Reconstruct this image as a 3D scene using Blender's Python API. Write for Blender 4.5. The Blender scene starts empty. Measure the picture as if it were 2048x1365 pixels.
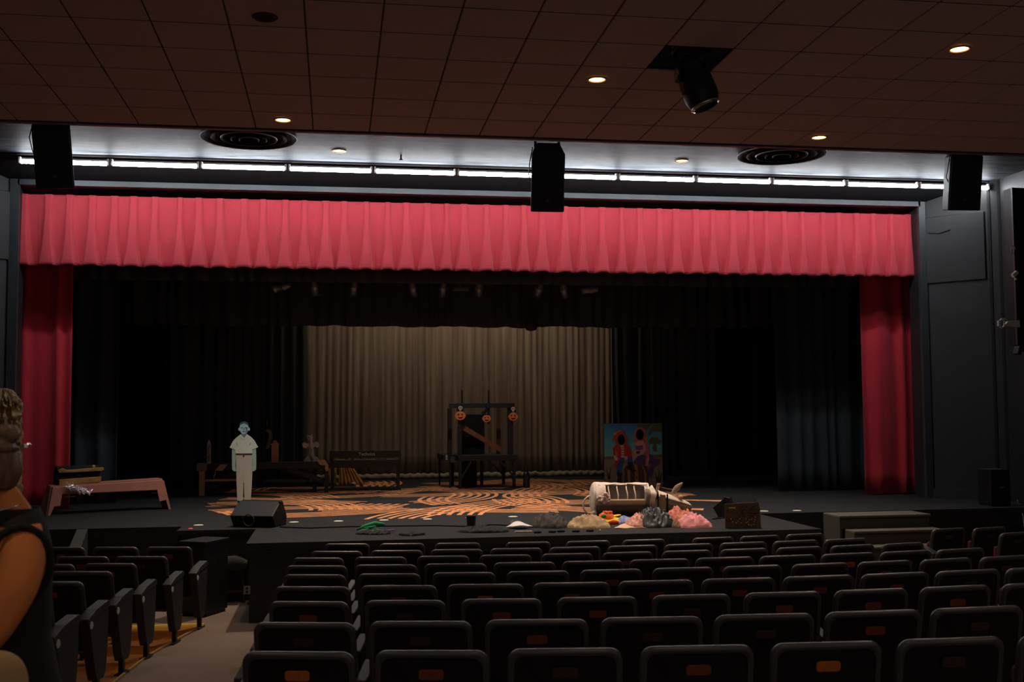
import bpy, bmesh, math, random
from mathutils import Vector, Matrix, noise
R = math.radians
sc = bpy.context.scene
COL = sc.collection
random.seed(7)

# ------------------------------------------------------------------ camera
F = 2200.; EYE = 2.26; YAW = R(9.15); PIT = math.atan(137/2200.); ROLL = R(.38)
f0 = Vector((math.sin(YAW), math.cos(YAW), 0)); r0 = Vector((math.cos(YAW), -math.sin(YAW), 0)); z0 = Vector((0, 0, 1))
FW = f0*math.cos(PIT) + z0*math.sin(PIT); u0 = -f0*math.sin(PIT) + z0*math.cos(PIT)
RT = r0*math.cos(ROLL) - u0*math.sin(ROLL); UP = u0*math.cos(ROLL) + r0*math.sin(ROLL)
cam = bpy.data.cameras.new('camera'); co = bpy.data.objects.new('camera', cam); COL.objects.link(co)
co.matrix_world = Matrix(((RT.x, UP.x, -FW.x, 0), (RT.y, UP.y, -FW.y, 0), (RT.z, UP.z, -FW.z, EYE), (0, 0, 0, 1)))
cam.sensor_width = 36; cam.lens = F/2048*36; cam.clip_start = .05; cam.clip_end = 100
cam.dof.use_dof = True; cam.dof.focus_distance = 15; cam.dof.aperture_fstop = 5.0
sc.camera = co
def ray(u, v): return FW + RT*((u-1024)/F) + UP*((682.5-v)/F)
def PY(u, v, Y):
    d = ray(u, v); t = Y/d.y; return Vector((d.x*t, Y, EYE+d.z*t))
def PZ(u, v, Z):
    d = ray(u, v); t = (Z-EYE)/d.z; return Vector((d.x*t, d.y*t, Z))
# ------------------------------------------------------------------ world, light levels, exposure
w = bpy.data.worlds.new('world'); sc.world = w; w.use_nodes = True
w.node_tree.nodes['Background'].inputs[0].default_value = (1.0, .90, .86, 1)
w.node_tree.nodes['Background'].inputs[1].default_value = .215
sc.view_settings.view_transform = 'Standard'; sc.view_settings.look = 'None'
sc.view_settings.exposure = 0; sc.view_settings.gamma = 1; sc.view_settings.use_curve_mapping = False
TUBE = 50.0          # radiance of the fluorescent tubes
DOWN = 110.0          # watts of each recessed house downlight
STAGE = 14.0         # watts of the fill lamp added below the batten frame
WORK = 12.5          # watts of the work lights over the backdrop
def light(kind, name, loc, energy, color, size=.1, rot=(0, 0, 0), **k):
    l = bpy.data.lights.new(name, kind); l.energy = energy; l.color = color
    if kind == 'AREA':
        l.shape = 'RECTANGLE'; l.size = size; l.size_y = k.pop('size_y', size)
    else: l.shadow_soft_size = size
    for a, b in k.items(): setattr(l, a, b)
    o = bpy.data.objects.new(name, l); o.location = loc; o.rotation_euler = rot; COL.objects.link(o); return o

# ------------------------------------------------------------------ helpers
def lin(c): return tuple(((x/255)/12.92 if x/255 <= .04045 else ((x/255+.055)/1.055)**2.4) for x in c)
MATS = {}
def mat(name, rgb, rough=.6, metal=0, var=.0, scale=8, bump=0, bscale=60, emit=0, spec=.5, stretch=(1, 1, 1), rgb2=None, sheen=0):
    if name in MATS: return MATS[name]
    m = bpy.data.materials.new(name); m.use_nodes = True; nt = m.node_tree; N = nt.nodes; L = nt.links
    b = N['Principled BSDF']; c = lin(rgb)
    b.inputs['Roughness'].default_value = rough; b.inputs['Metallic'].default_value = metal
    b.inputs['Specular IOR Level'].default_value = spec
    b.inputs['Base Color'].default_value = (*c, 1)
    if sheen: b.inputs['Sheen Weight'].default_value = sheen
    if var or bump or rgb2:
        tc = N.new('ShaderNodeTexCoord'); mp = N.new('ShaderNodeMapping'); L.new(tc.outputs['Object'], mp.inputs[0])
        mp.inputs['Scale'].default_value = stretch
        nz = N.new('ShaderNodeTexNoise'); nz.inputs['Scale'].default_value = scale; nz.inputs['Detail'].default_value = 5
        L.new(mp.outputs[0], nz.inputs[0])
        rp = N.new('ShaderNodeValToRGB'); rp.color_ramp.elements[0].position = .3; rp.color_ramp.elements[1].position = .7
        c2 = lin(rgb2) if rgb2 else tuple(min(1, x*(1+var)) for x in c)
        c1 = c if rgb2 else tuple(x*(1-var) for x in c)
        rp.color_ramp.elements[0].color = (*c1, 1); rp.color_ramp.elements[1].color = (*c2, 1)
        L.new(nz.outputs[0], rp.inputs[0]); L.new(rp.outputs[0], b.inputs['Base Color'])
        if bump:
            n2 = N.new('ShaderNodeTexNoise'); n2.inputs['Scale'].default_value = bscale; L.new(mp.outputs[0], n2.inputs[0])
            bp = N.new('ShaderNodeBump'); bp.inputs['Strength'].default_value = bump; bp.inputs['Distance'].default_value = .01
            L.new(n2.outputs[0], bp.inputs['Height']); L.new(bp.outputs[0], b.inputs['Normal'])
    if emit:
        b.inputs['Emission Color'].default_value = (*c, 1); b.inputs['Emission Strength'].default_value = emit
    MATS[name] = m; return m

class MB:
    def __init__(s): s.v = []; s.f = []
    def add(s, vs, fs):
        n = len(s.v); s.v += [tuple(v) for v in vs]; s.f += [tuple(i+n for i in f) for f in fs]; return s
    def box(s, x0, x1, y0, y1, z0, z1, M=None):
        vs = [Vector((x, y, z)) for z in (z0, z1) for y in (y0, y1) for x in (x0, x1)]
        if M: vs = [M @ v for v in vs]
        return s.add(vs, [(0, 2, 3, 1), (4, 5, 7, 6), (0, 1, 5, 4), (2, 6, 7, 3), (0, 4, 6, 2), (1, 3, 7, 5)])
    def bar(s, p, q, w, d, up=(0, 1, 0)):          # rectangular bar from p to q, w across, d along up
        p = Vector(p); q = Vector(q); a = (q-p).normalized(); U = Vector(up); B = a.cross(U).normalized(); U = B.cross(a).normalized()
        vs = [c + B*sx*w/2 + U*sy*d/2 for c in (p, q) for sx, sy in ((-1, -1), (1, -1), (1, 1), (-1, 1))]
        return s.add(vs, [(3, 2, 1, 0), (4, 5, 6, 7), (0, 1, 5, 4), (1, 2, 6, 5), (2, 3, 7, 6), (3, 0, 4, 7)])
    def tube(s, pts, r, n=8, caps=True):
        pts = [Vector(p) for p in pts]; rs = r if isinstance(r, (list, tuple)) else [r]*len(pts)
        T = []
        for i in range(len(pts)):
            t = pts[min(i+1, len(pts)-1)] - pts[max(i-1, 0)]; T.append(t.normalized() if t.length > 1e-9 else Vector((0, 0, 1)))
        U = T[0].orthogonal().normalized(); vs = []
        for p, t, q in zip(pts, T, rs):
            U = (U - t*U.dot(t)).normalized(); V = t.cross(U)
            vs += [p + (U*math.cos(2*math.pi*k/n) + V*math.sin(2*math.pi*k/n))*q for k in range(n)]
        fs = [(i*n+k, i*n+(k+1) % n, (i+1)*n+(k+1) % n, (i+1)*n+k) for i in range(len(pts)-1) for k in range(n)]
        if caps: fs += [tuple(range(n-1, -1, -1)), tuple((len(pts)-1)*n+k for k in range(n))]
        return s.add(vs, fs)
    def cyl(s, p, q, r, r2=None, n=20): return s.tube([p, q], [r, r if r2 is None else r2], n)
    def lathe(s, prof, n=24, M=None, a0=0, a1=2*math.pi):      # prof: (radius, height) about +Z
        full = abs(a1-a0-2*math.pi) < 1e-6; m = n if full else n+1
        vs = [Vector((r*math.cos(a0+(a1-a0)*k/n), r*math.sin(a0+(a1-a0)*k/n), z)) for r, z in prof for k in range(m)]
        if M: vs = [M @ v for v in vs]
        fs = [(i*m+k, i*m+(k+1) % m, (i+1)*m+(k+1) % m, (i+1)*m+k) for i in range(len(prof)-1) for k in range(n)]
        return s.add(vs, fs)
    def prism(s, pts, y0, y1, M=None):              # outline in X,Z extruded along Y
        n = len(pts); vs = [Vector((x, y, z)) for y in (y0, y1) for x, z in pts]
        if M: vs = [M @ v for v in vs]
        return s.add(vs, [tuple(range(n)), tuple(range(2*n-1, n-1, -1))] + [((i+1) % n, i, i+n, (i+1) % n+n) for i in range(n)])
    def prismz(s, pts, za, zb):                     # outline in X,Y extruded along Z
        n = len(pts); vs = [(x, y, z) for z in (za, zb) for x, y in pts]
        return s.add(vs, [tuple(range(n-1, -1, -1)), tuple(range(n, 2*n))] + [(i, (i+1) % n, (i+1) % n+n, i+n) for i in range(n)])
    def grid(s, fn, nu, nv):
        vs = [fn(i/nu, j/nv) for j in range(nv+1) for i in range(nu+1)]
        return s.add(vs, [(j*(nu+1)+i, j*(nu+1)+i+1, (j+1)*(nu+1)+i+1, (j+1)*(nu+1)+i) for j in range(nv) for i in range(nu)])
    def ball(s, c, rx, ry=None, rz=None, n=16, m=10):
        ry = ry or rx; rz = rz or rx; c = Vector(c)
        return s.grid(lambda a, b: c + Vector((rx*math.sin(math.pi*b)*math.cos(2*math.pi*a), ry*math.sin(math.pi*b)*math.sin(2*math.pi*a), rz*math.cos(math.pi*b))), n, m)

def obj(name, mb, m, parent=None, loc=(0, 0, 0), smooth=False, label=None, kind=None, bevel=0, thick=0):
    me = bpy.data.meshes.new(name); me.from_pydata(mb.v, [], mb.f)
    bm = bmesh.new(); bm.from_mesh(me); bmesh.ops.remove_doubles(bm, verts=bm.verts, dist=1e-5)
    bmesh.ops.recalc_face_normals(bm, faces=bm.faces)
    if smooth == 'auto':
        for f in bm.faces: f.smooth = True
        for e in bm.edges: e.smooth = not (len(e.link_faces) == 2 and e.calc_face_angle(0) > .7)
    elif smooth:
        for f in bm.faces: f.smooth = True
    bm.to_mesh(me); bm.free(); me.materials.append(m)
    o = bpy.data.objects.new(name, me); o.location = loc; COL.objects.link(o)
    if parent: o.parent = parent
    if label: o['label'] = label
    if kind: o['kind'] = kind
    if bevel:
        b = o.modifiers.new('bevel', 'BEVEL'); b.width = bevel; b.segments = 2; b.limit_method = 'ANGLE'
    if thick:
        t = o.modifiers.new('solid', 'SOLIDIFY'); t.thickness = thick
    return o
def tag(o, label, cat, group=None):
    o['label'] = label; o['category'] = cat
    if group: o['group'] = group
    return o
def thing(name, label, cat, loc=(0, 0, 0), rz=0, group=None):
    o = bpy.data.objects.new(name, None); o.empty_display_size = .1; COL.objects.link(o); o.location = loc; o.rotation_euler = (0, 0, rz)
    return tag(o, label, cat, group)
def dup(root, loc, rz, label, group=None):
    r = root.copy(); COL.objects.link(r); r.location = loc; r.rotation_euler = (0, 0, rz); r['label'] = label
    if group: r['group'] = group
    for ch in list(root.children):
        c = ch.copy(); COL.objects.link(c); c.parent = r
        for g in ch.children:
            d = g.copy(); COL.objects.link(d); d.parent = c
    return r
def struct(name, mb, m, **k): return obj(name, mb, m, kind='structure', **k)
def nz(x, y=0, z=0, s=1): return noise.noise(Vector((x*s, y*s, z*s)))
ORD = ['first', 'second', 'third', 'fourth', 'fifth', 'sixth', 'seventh', 'eighth', 'ninth', 'tenth', 'eleventh', 'twelfth', 'thirteenth', 'fourteenth', 'fifteenth', 'sixteenth']

# ------------------------------------------------------------------ materials
M_wall = mat('black wall paint', (38, 39, 41), .5, var=.15, scale=3, bump=.15, bscale=15)
M_wallp = mat('patched wall panel', (31, 32, 34), .5, var=.2, scale=4, bump=.3, bscale=6)
M_trim = mat('grey black trim paint', (58, 63, 67), .45, var=.1)
M_seam = mat('dark seam', (8, 8, 9), .8)
M_ceilb = mat('black gloss ceiling', (38, 39, 42), .58, rgb2=(100, 104, 110), scale=5, stretch=(.5, 2.2, 1), bump=.15, bscale=9, spec=.06)
M_head = mat('header paint', (31, 34, 37), .8, spec=.1, var=.15, bump=.1, bscale=20)
M_tile = mat('ceiling tile', (186, 162, 160), .9, var=.04, scale=30, bump=.3, bscale=150)
M_grid = mat('tile grid', (52, 36, 32), .8)
M_stage = mat('black stage floor', (42, 43, 45), .75, var=.18, scale=5, spec=.15, bump=.05, bscale=40)
M_lip = mat('stage front', (26, 25, 25), .5, var=.2, bump=.1)
M_floor = mat('aisle carpet', (118, 100, 88), .95, var=.08, scale=60, bump=.4, bscale=300)
M_wood = mat('wood floor', (150, 88, 30), .35, var=.2, scale=5, stretch=(1, 6, 1))
M_brass = mat('brass edging', (190, 150, 60), .35, .8)
M_red = mat('red velour', (206, 62, 75), .85, var=.05, scale=7, sheen=.2, stretch=(1, 1, .4))
M_redd = mat('deep red velour', (206, 40, 58), .85, var=.06, scale=7, sheen=.2, stretch=(1, 1, .4))
M_blk = mat('black velour', (42, 48, 52), .85, var=.15, scale=10, stretch=(1, 1, .2))
M_tan = mat('tan backdrop cloth', (150, 134, 116), .85, rgb2=(106, 90, 80), scale=4, stretch=(3.5, 1, .12))
M_hem = mat('pale hem cloth', (150, 138, 118), .85, var=.2)
M_blackm = mat('black metal', (20, 20, 21), .4, .3)
M_black = mat('black plastic', (20, 21, 23), .55, spec=.35, bump=.1, bscale=200)
M_matt = mat('matt black', (14, 14, 15), .9)
M_grille = mat('speaker grille', (24, 26, 30), .55, bump=.5, bscale=400)
M_chrome = mat('bright metal', (190, 190, 195), .25, .9)
M_white = mat('white plastic', (205, 200, 190), .5)
M_tubem = mat('lit tube', (244, 250, 255), .3, emit=TUBE)
M_downl = mat('lit downlight lens', (255, 190, 105), .3, emit=14)
M_ring = mat('downlight trim', (190, 160, 130), .5)

# ------------------------------------------------------------------ the room
fl = lambda Y: .06*max(0, 11.2-Y)
mb = MB(); ys = [-3, 11.2, 14.2]
mb.grid(lambda a, b: (-5.2+15.2*a, ys[round(b*2)], fl(ys[round(b*2)])), 1, 2)
struct('floor', mb, M_floor)
SZ = .85
stage = struct('trim_1', MB().box(-8.5, 13.5, 14.1, 26, .60, SZ), M_stage, label='black stage deck')
struct('trim_2', MB().box(-8.5, 13.5, 14.16, 14.3, -.05, .60), M_lip, label='dark front face under the stage edge')
ext = struct('trim_3', MB().box(-.93, 5.58, 12.15, 14.1, .77, SZ), M_stage, label='black deck of the stage extension')
struct('trim_4', MB().box(-.90, 5.55, 12.19, 14.15, 0, .77), M_lip, label='dark front face of the stage extension')
struct('trim_5', MB().box(-.93, 5.58, 12.13, 12.15, .70, .765), M_matt, label='lip moulding of the stage extension')
struct('trim_6', MB().box(-1.85, -.93, 13.62, 14.1, .80, SZ), M_stage, label='small black platform beside the extension')
struct('trim_7', MB().box(-1.80, -.95, 13.66, 14.1, 0, .80), M_lip, label='dark front of the small platform')
# carpet strip of worn wood under the left seats with its brass edge
edge = [(-1.36, 12.12), (-1.50, 11.6), (-1.62, 11.0), (-1.68, 10.39), (-1.72, 9.3), (-1.74, 6.5), (-1.74, 2)]
mb = MB(); 
for (xa, ya), (xb, yb) in zip(edge, edge[1:]):
    for y0_, x0_, y1_, x1_ in ((ya, xa, yb, xb),):
        mb.add([(-5.1, ya, fl(ya)+.006), (xa, ya, fl(ya)+.006), (xb, yb, fl(yb)+.006), (-5.1, yb, fl(yb)+.006)], [(0, 1, 2, 3)])
struct('trim_8', mb, M_wood, label='orange wood floor under the left seats')
mb = MB(); mb.tube([(x, y, fl(y)+.008) for x, y in edge], .014, 6); 
struct('trim_9', mb, mat('worn brass', (150, 120, 60), .5, .5), label='thin metal edging between wood and carpet')
struct('trim_10', MB().box(-2.6, -1.36, 12.10, 12.15, 0, .03), mat('brass nosing with glint', (235, 190, 70), .3, .4, emit=.12), label='brass nosing strip with a painted-in glint')  # faint emission stands for light caught on the brass

# side walls and splayed walls
struct('wall_left', MB().box(-5.3, -5.15, -3, 15.1, 0, 5.9), M_wall)
struct('wall_right', MB().box(9.87, 10.0, -3, 15.05, 0, 5.9), M_wall)
struct('wall_back_left', MB().prismz([(-4.42, 15.9), (-4.42, 16.05), (-5.3, 15.2), (-5.3, 15.05), (-5.15, 15.05)], SZ-.02, 5.7), M_wall)
rw = struct('wall_back_right', MB().prismz([(9.14, 15.9), (9.14, 16.05), (10.0, 15.2), (10.0, 15.02), (9.87, 15.02)], SZ-.02, 5.7), M_wall)
def on_splay(t, z, off=.0):      # along right splayed wall, t 0..1 from the opening to the corner
    a = Vector((9.14, 15.9, 0)); b = Vector((9.87, 15.02, 0)); n = Vector((-(b-a).y*-1, 0, 0)); d = (b-a); nn = Vector((d.y, -d.x, 0)).normalized()
    p = a + d*t + nn*off; return Vector((p.x, p.y, z))
def splay_slab(t0, t1, z0, z1, th, side=1):
    vs = []
    for off in (0, th):
        for t, z in ((t0, z0), (t1, z0), (t1, z1), (t0, z1)):
            p = on_splay(t, z, off)
            if side < 0: p = Vector((4.72-p.x, p.y, p.z))
            vs.append(p)
    return MB().add(vs, [(0, 1, 2, 3), (7, 6, 5, 4), (0, 4, 5, 1), (1, 5, 6, 2), (2, 6, 7, 3), (3, 7, 4, 0)])
struct('baseboard_right', splay_slab(0, 1, SZ, SZ+.14, .025), M_wall)
struct('baseboard_left', splay_slab(0, 1, SZ, SZ+.14, .025, -1), M_wall)
obj('wall_panel', splay_slab(.02, .80, 4.18, 5.22, .03), M_wallp, rw, bevel=.01)
obj('wall_panel', splay_slab(.02, 1, 4.35, 5.3, .03, -1), M_wallp, bpy.data.objects['wall_back_left'], bevel=.01)
for t in (.84, .97): obj('seam', splay_slab(t, t+.035, SZ, 5.66, .012), M_seam, rw)
obj('pipe', MB().tube([on_splay(.06, 4.98, .045), on_splay(.2, 4.95, .045), on_splay(.36, 4.99, .045)], .008), M_wall, rw)
# proscenium header, trim and reveals
struct('wall_header', MB().add([(-5.2, 15.15, 5.68), (10, 15.15, 5.68), (10, 15.9, 5.47), (-5.2, 15.9, 5.47), (-5.2, 16.0, 5.47), (10, 16.0, 5.47), (10, 16, 7), (-5.2, 16, 7)], [(0, 1, 2, 3), (3, 2, 5, 4), (4, 5, 6, 7)]), M_head, thick=.01)
struct('trim_11', MB().box(-4.32, 9.06, 15.86, 15.93, 5.40, 5.475), M_trim, label='grey trim along the top of the stage opening')
struct('trim_12', MB().box(9.03, 9.14, 15.86, 15.93, SZ, 5.475), M_trim, label='grey trim on the right of the stage opening')
struct('trim_13', MB().box(-4.42, -4.30, 15.86, 15.93, SZ, 5.475), M_trim, label='grey trim on the left of the stage opening')
struct('trim_14', MB().box(-4.32, 9.06, 15.93, 16.5, 5.40, 5.46), M_lip, label='dark soffit of the stage opening')
struct('trim_15', MB().box(9.03, 9.12, 15.93, 16.22, SZ, 5.40), M_wall, label='right reveal of the stage opening')
struct('trim_16', MB().box(-4.42, -4.32, 15.93, 16.22, SZ, 5.40), M_wall, label='left reveal of the stage opening')
# stage house
struct('wall_stage_left', MB().box(-8.6, -8.5, 14.1, 26, 0, 7.5), M_matt)
struct('wall_stage_right', MB().box(13.5, 13.6, 14.1, 26, 0, 7.5), M_matt)
struct('wall_stage_rear', MB().box(-8.5, 13.5, 25.9, 26, 0, 7.5), M_matt)
struct('ceiling_stage', MB().box(-8.5, 13.5, 16.0, 26, 7.4, 7.5), M_matt)
struct('wall_front_left', MB().box(-8.6, -4.42, 16.0, 16.1, 0, 7.5), M_matt)
struct('wall_front_right', MB().box(9.14, 13.6, 16.0, 16.1, 0, 7.5), M_matt)
# black ceiling over the tubes
ZB = 5.68
cb = struct('ceiling_black', MB().box(-5.3, 10, 11.70, 15.2, ZB, ZB+.06), M_ceilb)
# suspended tile ceiling with every visible tile
YE = 11.77; zt = lambda Y: 5.24+.018*(YE-Y)
mb = MB().add([(-5.3, YE, zt(YE)+.03), (10, YE, zt(YE)+.03), (10, -3, zt(-3)+.03), (-5.3, -3, zt(-3)+.03)], [(0, 1, 2, 3)])
HX0, HX1, HY0, HY1 = 2.62+.02, 3.23+.02, 9.34, 9.92
rowsY = [11.74, 11.12, 10.525, 9.93, 9.335, 8.74, 8.145, 7.55, 6.955]
hp = PZ(1358, 120, 5.28); hk = math.floor((hp.x+.24)/.595); HX = (-.24+.595*hk, -.24+.595*(hk+1))
hr = [i for i in range(8) if rowsY[i+1] <= hp.y < rowsY[i]][0]; HY = (rowsY[hr+1], rowsY[hr])
mb = MB()
def cq(x0, x1, y0, y1):
    if x1 > x0 and y1 > y0: mb.box(x0, x1, y0, y1, 0, .02, Matrix(((1, 0, 0, 0), (0, 1, 0, 0), (0, -.018, 1, 5.24+.018*YE+.012), (0, 0, 0, 1))))
cq(-5.3, HX[0], -3, YE); cq(HX[1], 10, -3, YE); cq(HX[0], HX[1], -3, HY[0]); cq(HX[0], HX[1], HY[1], YE)
ceil = struct('ceiling', mb, M_grid)
obj('edge_fascia', MB().box(-5.3, 10, YE-.02, YE+.02, zt(YE)-.01, ZB+.02), M_ceilb, ceil)
obj('edge_angle', MB().box(-5.3, 10, YE-.025, YE+.025, zt(YE)-.016, zt(YE)-.008), mat('edge angle', (120, 110, 105), .4), ceil)
tm = {}
for i in range(8):
    y1, y0_ = rowsY[i]-.014, rowsY[i+1]+.014
    for k in range(-7, 17):
        if i == hr and k == hk: continue
        x0 = -.24+.595*k+.006
        key = i == 0
        if key not in tm:
            h = y1-y0_
            b_ = MB().add([(0, 0, 0), (.583, 0, 0), (.583, h, -.018*h), (0, h, -.018*h), (.006, .006, -.008), (.577, .006, -.008), (.577, h-.006, -.018*h-.008), (.006, h-.006, -.018*h-.008)],
                          [(0, 1, 5, 4), (1, 2, 6, 5), (2, 3, 7, 6), (3, 0, 4, 7), (7, 6, 5, 4)])
            o = obj('ceiling_tile', b_, M_tile, ceil); tm[key] = o.data
        else:
            o = bpy.data.objects.new('ceiling_tile', tm[key]); COL.objects.link(o); o.parent = ceil
        o.location = (x0, y0_, zt(y0_)+.012)
# far tile field behind the camera side
obj('tile_field', MB().add([(-5.3, 6.95, zt(6.95)), (10, 6.95, zt(6.95)), (10, -3, zt(-3)), (-5.3, -3, zt(-3))], [(0, 1, 2, 3)]), M_tile, ceil)

# ------------------------------------------------------------------ fluorescent row
X0 = PY(220, 328, 15.1).x; ZT = PY(915, 347, 15.1).z
for k in range(-1, 11):
    xa = X0+1.157*k; xb = xa+1.157
    t = thing('fluorescent_batten', 'lit white fluorescent batten above the stage opening, %s from the left' % ORD[k+1], 'light', ((xa+xb)/2, 15.1, ZT), 0, 'fluorescent tubes over the stage')
    obj('housing', MB().box(-.57, .57, .035, .085, .01, .06), M_blackm, t)
    obj('tube', MB().cyl((-.535, 0, 0), (.535, 0, 0), .028, n=12), M_tubem, t, smooth='auto')
    for s in (-1, 1): obj('socket', MB().box(s*.555-.012, s*.555+.012, -.02, .03, -.024, .06), M_white, t)
struct('trim_17', MB().box(-5.2, 9.9, 15.125, 15.145, ZB-.03, ZB-.01), M_lip, label='black conduit along the ceiling above the tubes')

# ------------------------------------------------------------------ recessed downlights, vents, detector
def downlight(u, v, zf, label, grp):
    p = PZ(u, v, 5.3)
    for _ in range(8): p = PZ(u, v, zf(p.y))
    t = thing('recessed_downlight', label, 'light', p, 0, grp)
    obj('trim_ring', MB().lathe([(.072, .0), (.075, -.012), (.095, -.014), (.10, 0)], 28), M_ring, t, smooth=True)
    obj('lens', MB().lathe([(0, -.006), (.03, -.007), (.072, -.004)], 24), M_downl, t, smooth=True)
    light('SPOT', 'downlight_lamp', p-Vector((0, 0, .03)), DOWN*(6.0 if p.y > 12 else 1), (1, .78, .58) if p.y > 12 else (1, .74, .50), .06, (0, 0, 0), spot_size=R(100 if p.y > 12 else 120), spot_blend=.8)
tl = lambda Y: zt(Y)+.002
downlight(566, 239, tl, 'warm lit downlight in the tiles at left above the round vent', 'downlights in the tile ceiling')
downlight(1194, 158, tl, 'warm lit downlight in the tiles just left of the moving head', 'downlights in the tile ceiling')
downlight(1919, 97, tl, 'warm lit downlight in the tiles near the top right corner', 'downlights in the tile ceiling')
downlight(1638, 274, tl, 'warm lit downlight at the tile edge beside the right vent', 'downlights in the tile ceiling')
downlight(678, 301, lambda Y: ZB, 'small lit downlight in the black ceiling, left one', 'downlights in the black ceiling')
downlight(1363, 321, lambda Y: ZB, 'small lit downlight in the black ceiling, right one', 'downlights in the black ceiling')
# downlights of the same house rows behind the camera
for x, y in ((-2.2, 3.5), (1.6, 3.0), (5.4, 3.2), (8.2, 5.4), (-3.2, 7.4)):
    light('SPOT', 'downlight_lamp', (x, y, zt(y)-.03), DOWN*.55, (1, .74, .50), .06, (0, 0, 0), spot_size=R(120), spot_blend=.8)
M_vent = mat('black vent metal', (20, 21, 24), .8, spec=.05)
M_ventr = mat('pale vent rim', (165, 168, 172), .5)  # thin rim edges paler than the black rings
for u, v, l in ((498, 271, 'large round black ceiling diffuser at left, half hidden by the tile edge'), (1563, 305, 'large round black ceiling diffuser at right near the right loudspeaker')):
    p = PZ(u, v, ZB); t = thing('ceiling_diffuser', l, 'vent', p, 0, 'round ceiling diffusers')
    for i, r in enumerate((.57, .45, .33, .21, .11)):
        obj('ring', MB().lathe([(r, 0), (r+.012, -.035-.008*i), (r+.002, -.04-.008*i), (r-.05, -.006)], 40), M_vent, t, smooth=True)
    for i, r in enumerate((.583, .34, .12)): obj('rim_edge', MB().lathe([(r-.004, -.03-.01*i), (r, -.045-.01*i), (r+.005, -.03-.01*i)], 40), M_ventr, t, smooth=True)
    obj('backing', MB().lathe([(0, -.003), (.56, -.003)], 32), M_matt, t)
p = PZ(530, 34, 5.3); t = thing('ceiling_loudspeaker', 'small dark round ceiling speaker in the tiles at upper left', 'speaker', (p.x, p.y, zt(p.y)))
obj('rim', MB().lathe([(.06, -.004), (.085, -.012), (.10, 0)], 24), M_grid, t, smooth=True)
obj('grille', MB().lathe([(0, -.008), (.07, -.006)], 20), M_matt, t)

p = PZ(802, 310, ZB); t = thing('sprinkler_head', 'tiny sprinkler head under the black ceiling left of centre', 'sprinkler', p)
obj('stem', MB().cyl((0, 0, 0), (0, 0, -.06), .012, n=8), M_blackm, t); obj('deflector', MB().lathe([(0, -.06), (.028, -.062), (.03, -.066)], 12), M_blackm, t)

# ------------------------------------------------------------------ moving head light in the open tile
cx, cy = (HX[0]+HX[1])/2, (HY[0]+HY[1])/2; zc = zt(cy)
t = thing('moving_head_light', 'black moving head spotlight hanging out of a missing ceiling tile', 'spotlight', (cx+.03, cy, zc))
obj('shaft_lining', MB().grid(lambda a, b: ((HX[0]-cx-.03, HX[1]-cx-.03, HX[1]-cx-.03, HX[0]-cx-.03, HX[0]-cx-.03)[round(a*4)], (HY[0]-cy, HY[0]-cy, HY[1]-cy, HY[1]-cy, HY[0]-cy)[round(a*4)], .01+b*.4), 4, 1), M_matt, t)
obj('base', MB().box(-.17, .17, -.14, .14, .08, .22), M_black, t, bevel=.02)
obj('clamp', MB().tube([(-.2, 0, .24), (-.2, 0, .3), (.2, 0, .3), (.2, 0, .24)], .012), M_blackm, t)
obj('cable', MB().tube([(-.22, -.05, .2), (-.26, -.1, .1), (-.22, -.14, .03), (-.2, -.1, .12)], .01), M_blackm, t, smooth=True)
obj('yoke', MB().box(-.15, -.11, -.05, .05, -.20, .05).box(.11, .15, -.05, .05, -.20, .05).box(-.15, .15, -.07, .07, .02, .08), M_black, t, bevel=.012)
Mh = Matrix.Translation((0, 0, -.13)) @ Matrix.Scale(1.25, 4) @ Matrix.Rotation(R(-19), 4, 'Y') @ Matrix.Rotation(R(-8), 4, 'X')
hd = obj('head', MB().lathe([(0, .12), (.07, .11), (.10, .05), (.118, -.06), (.12, -.17), (.10, -.235), (.085, -.25), (.08, -.235), (0, -.235)], 24, Mh), M_black, t, smooth='auto')
obj('front_ring', MB().lathe([(.101, -.235), (.103, -.242), (.086, -.254)], 24, Mh), M_chrome, hd, smooth=True)
obj('lens', MB().lathe([(.08, -.236), (.04, -.228), (0, -.225)], 24, Mh), mat('dark lens', (12, 14, 18), .1), hd, smooth=True)
obj('side_cap', MB().lathe([(0, .155), (.05, .152), (.055, .14)], 16, Matrix.Translation((0, 0, -.13)) @ Matrix.Rotation(R(-90), 4, 'Y')), mat('tan cap', (150, 105, 50), .4), hd, smooth='auto')

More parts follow.
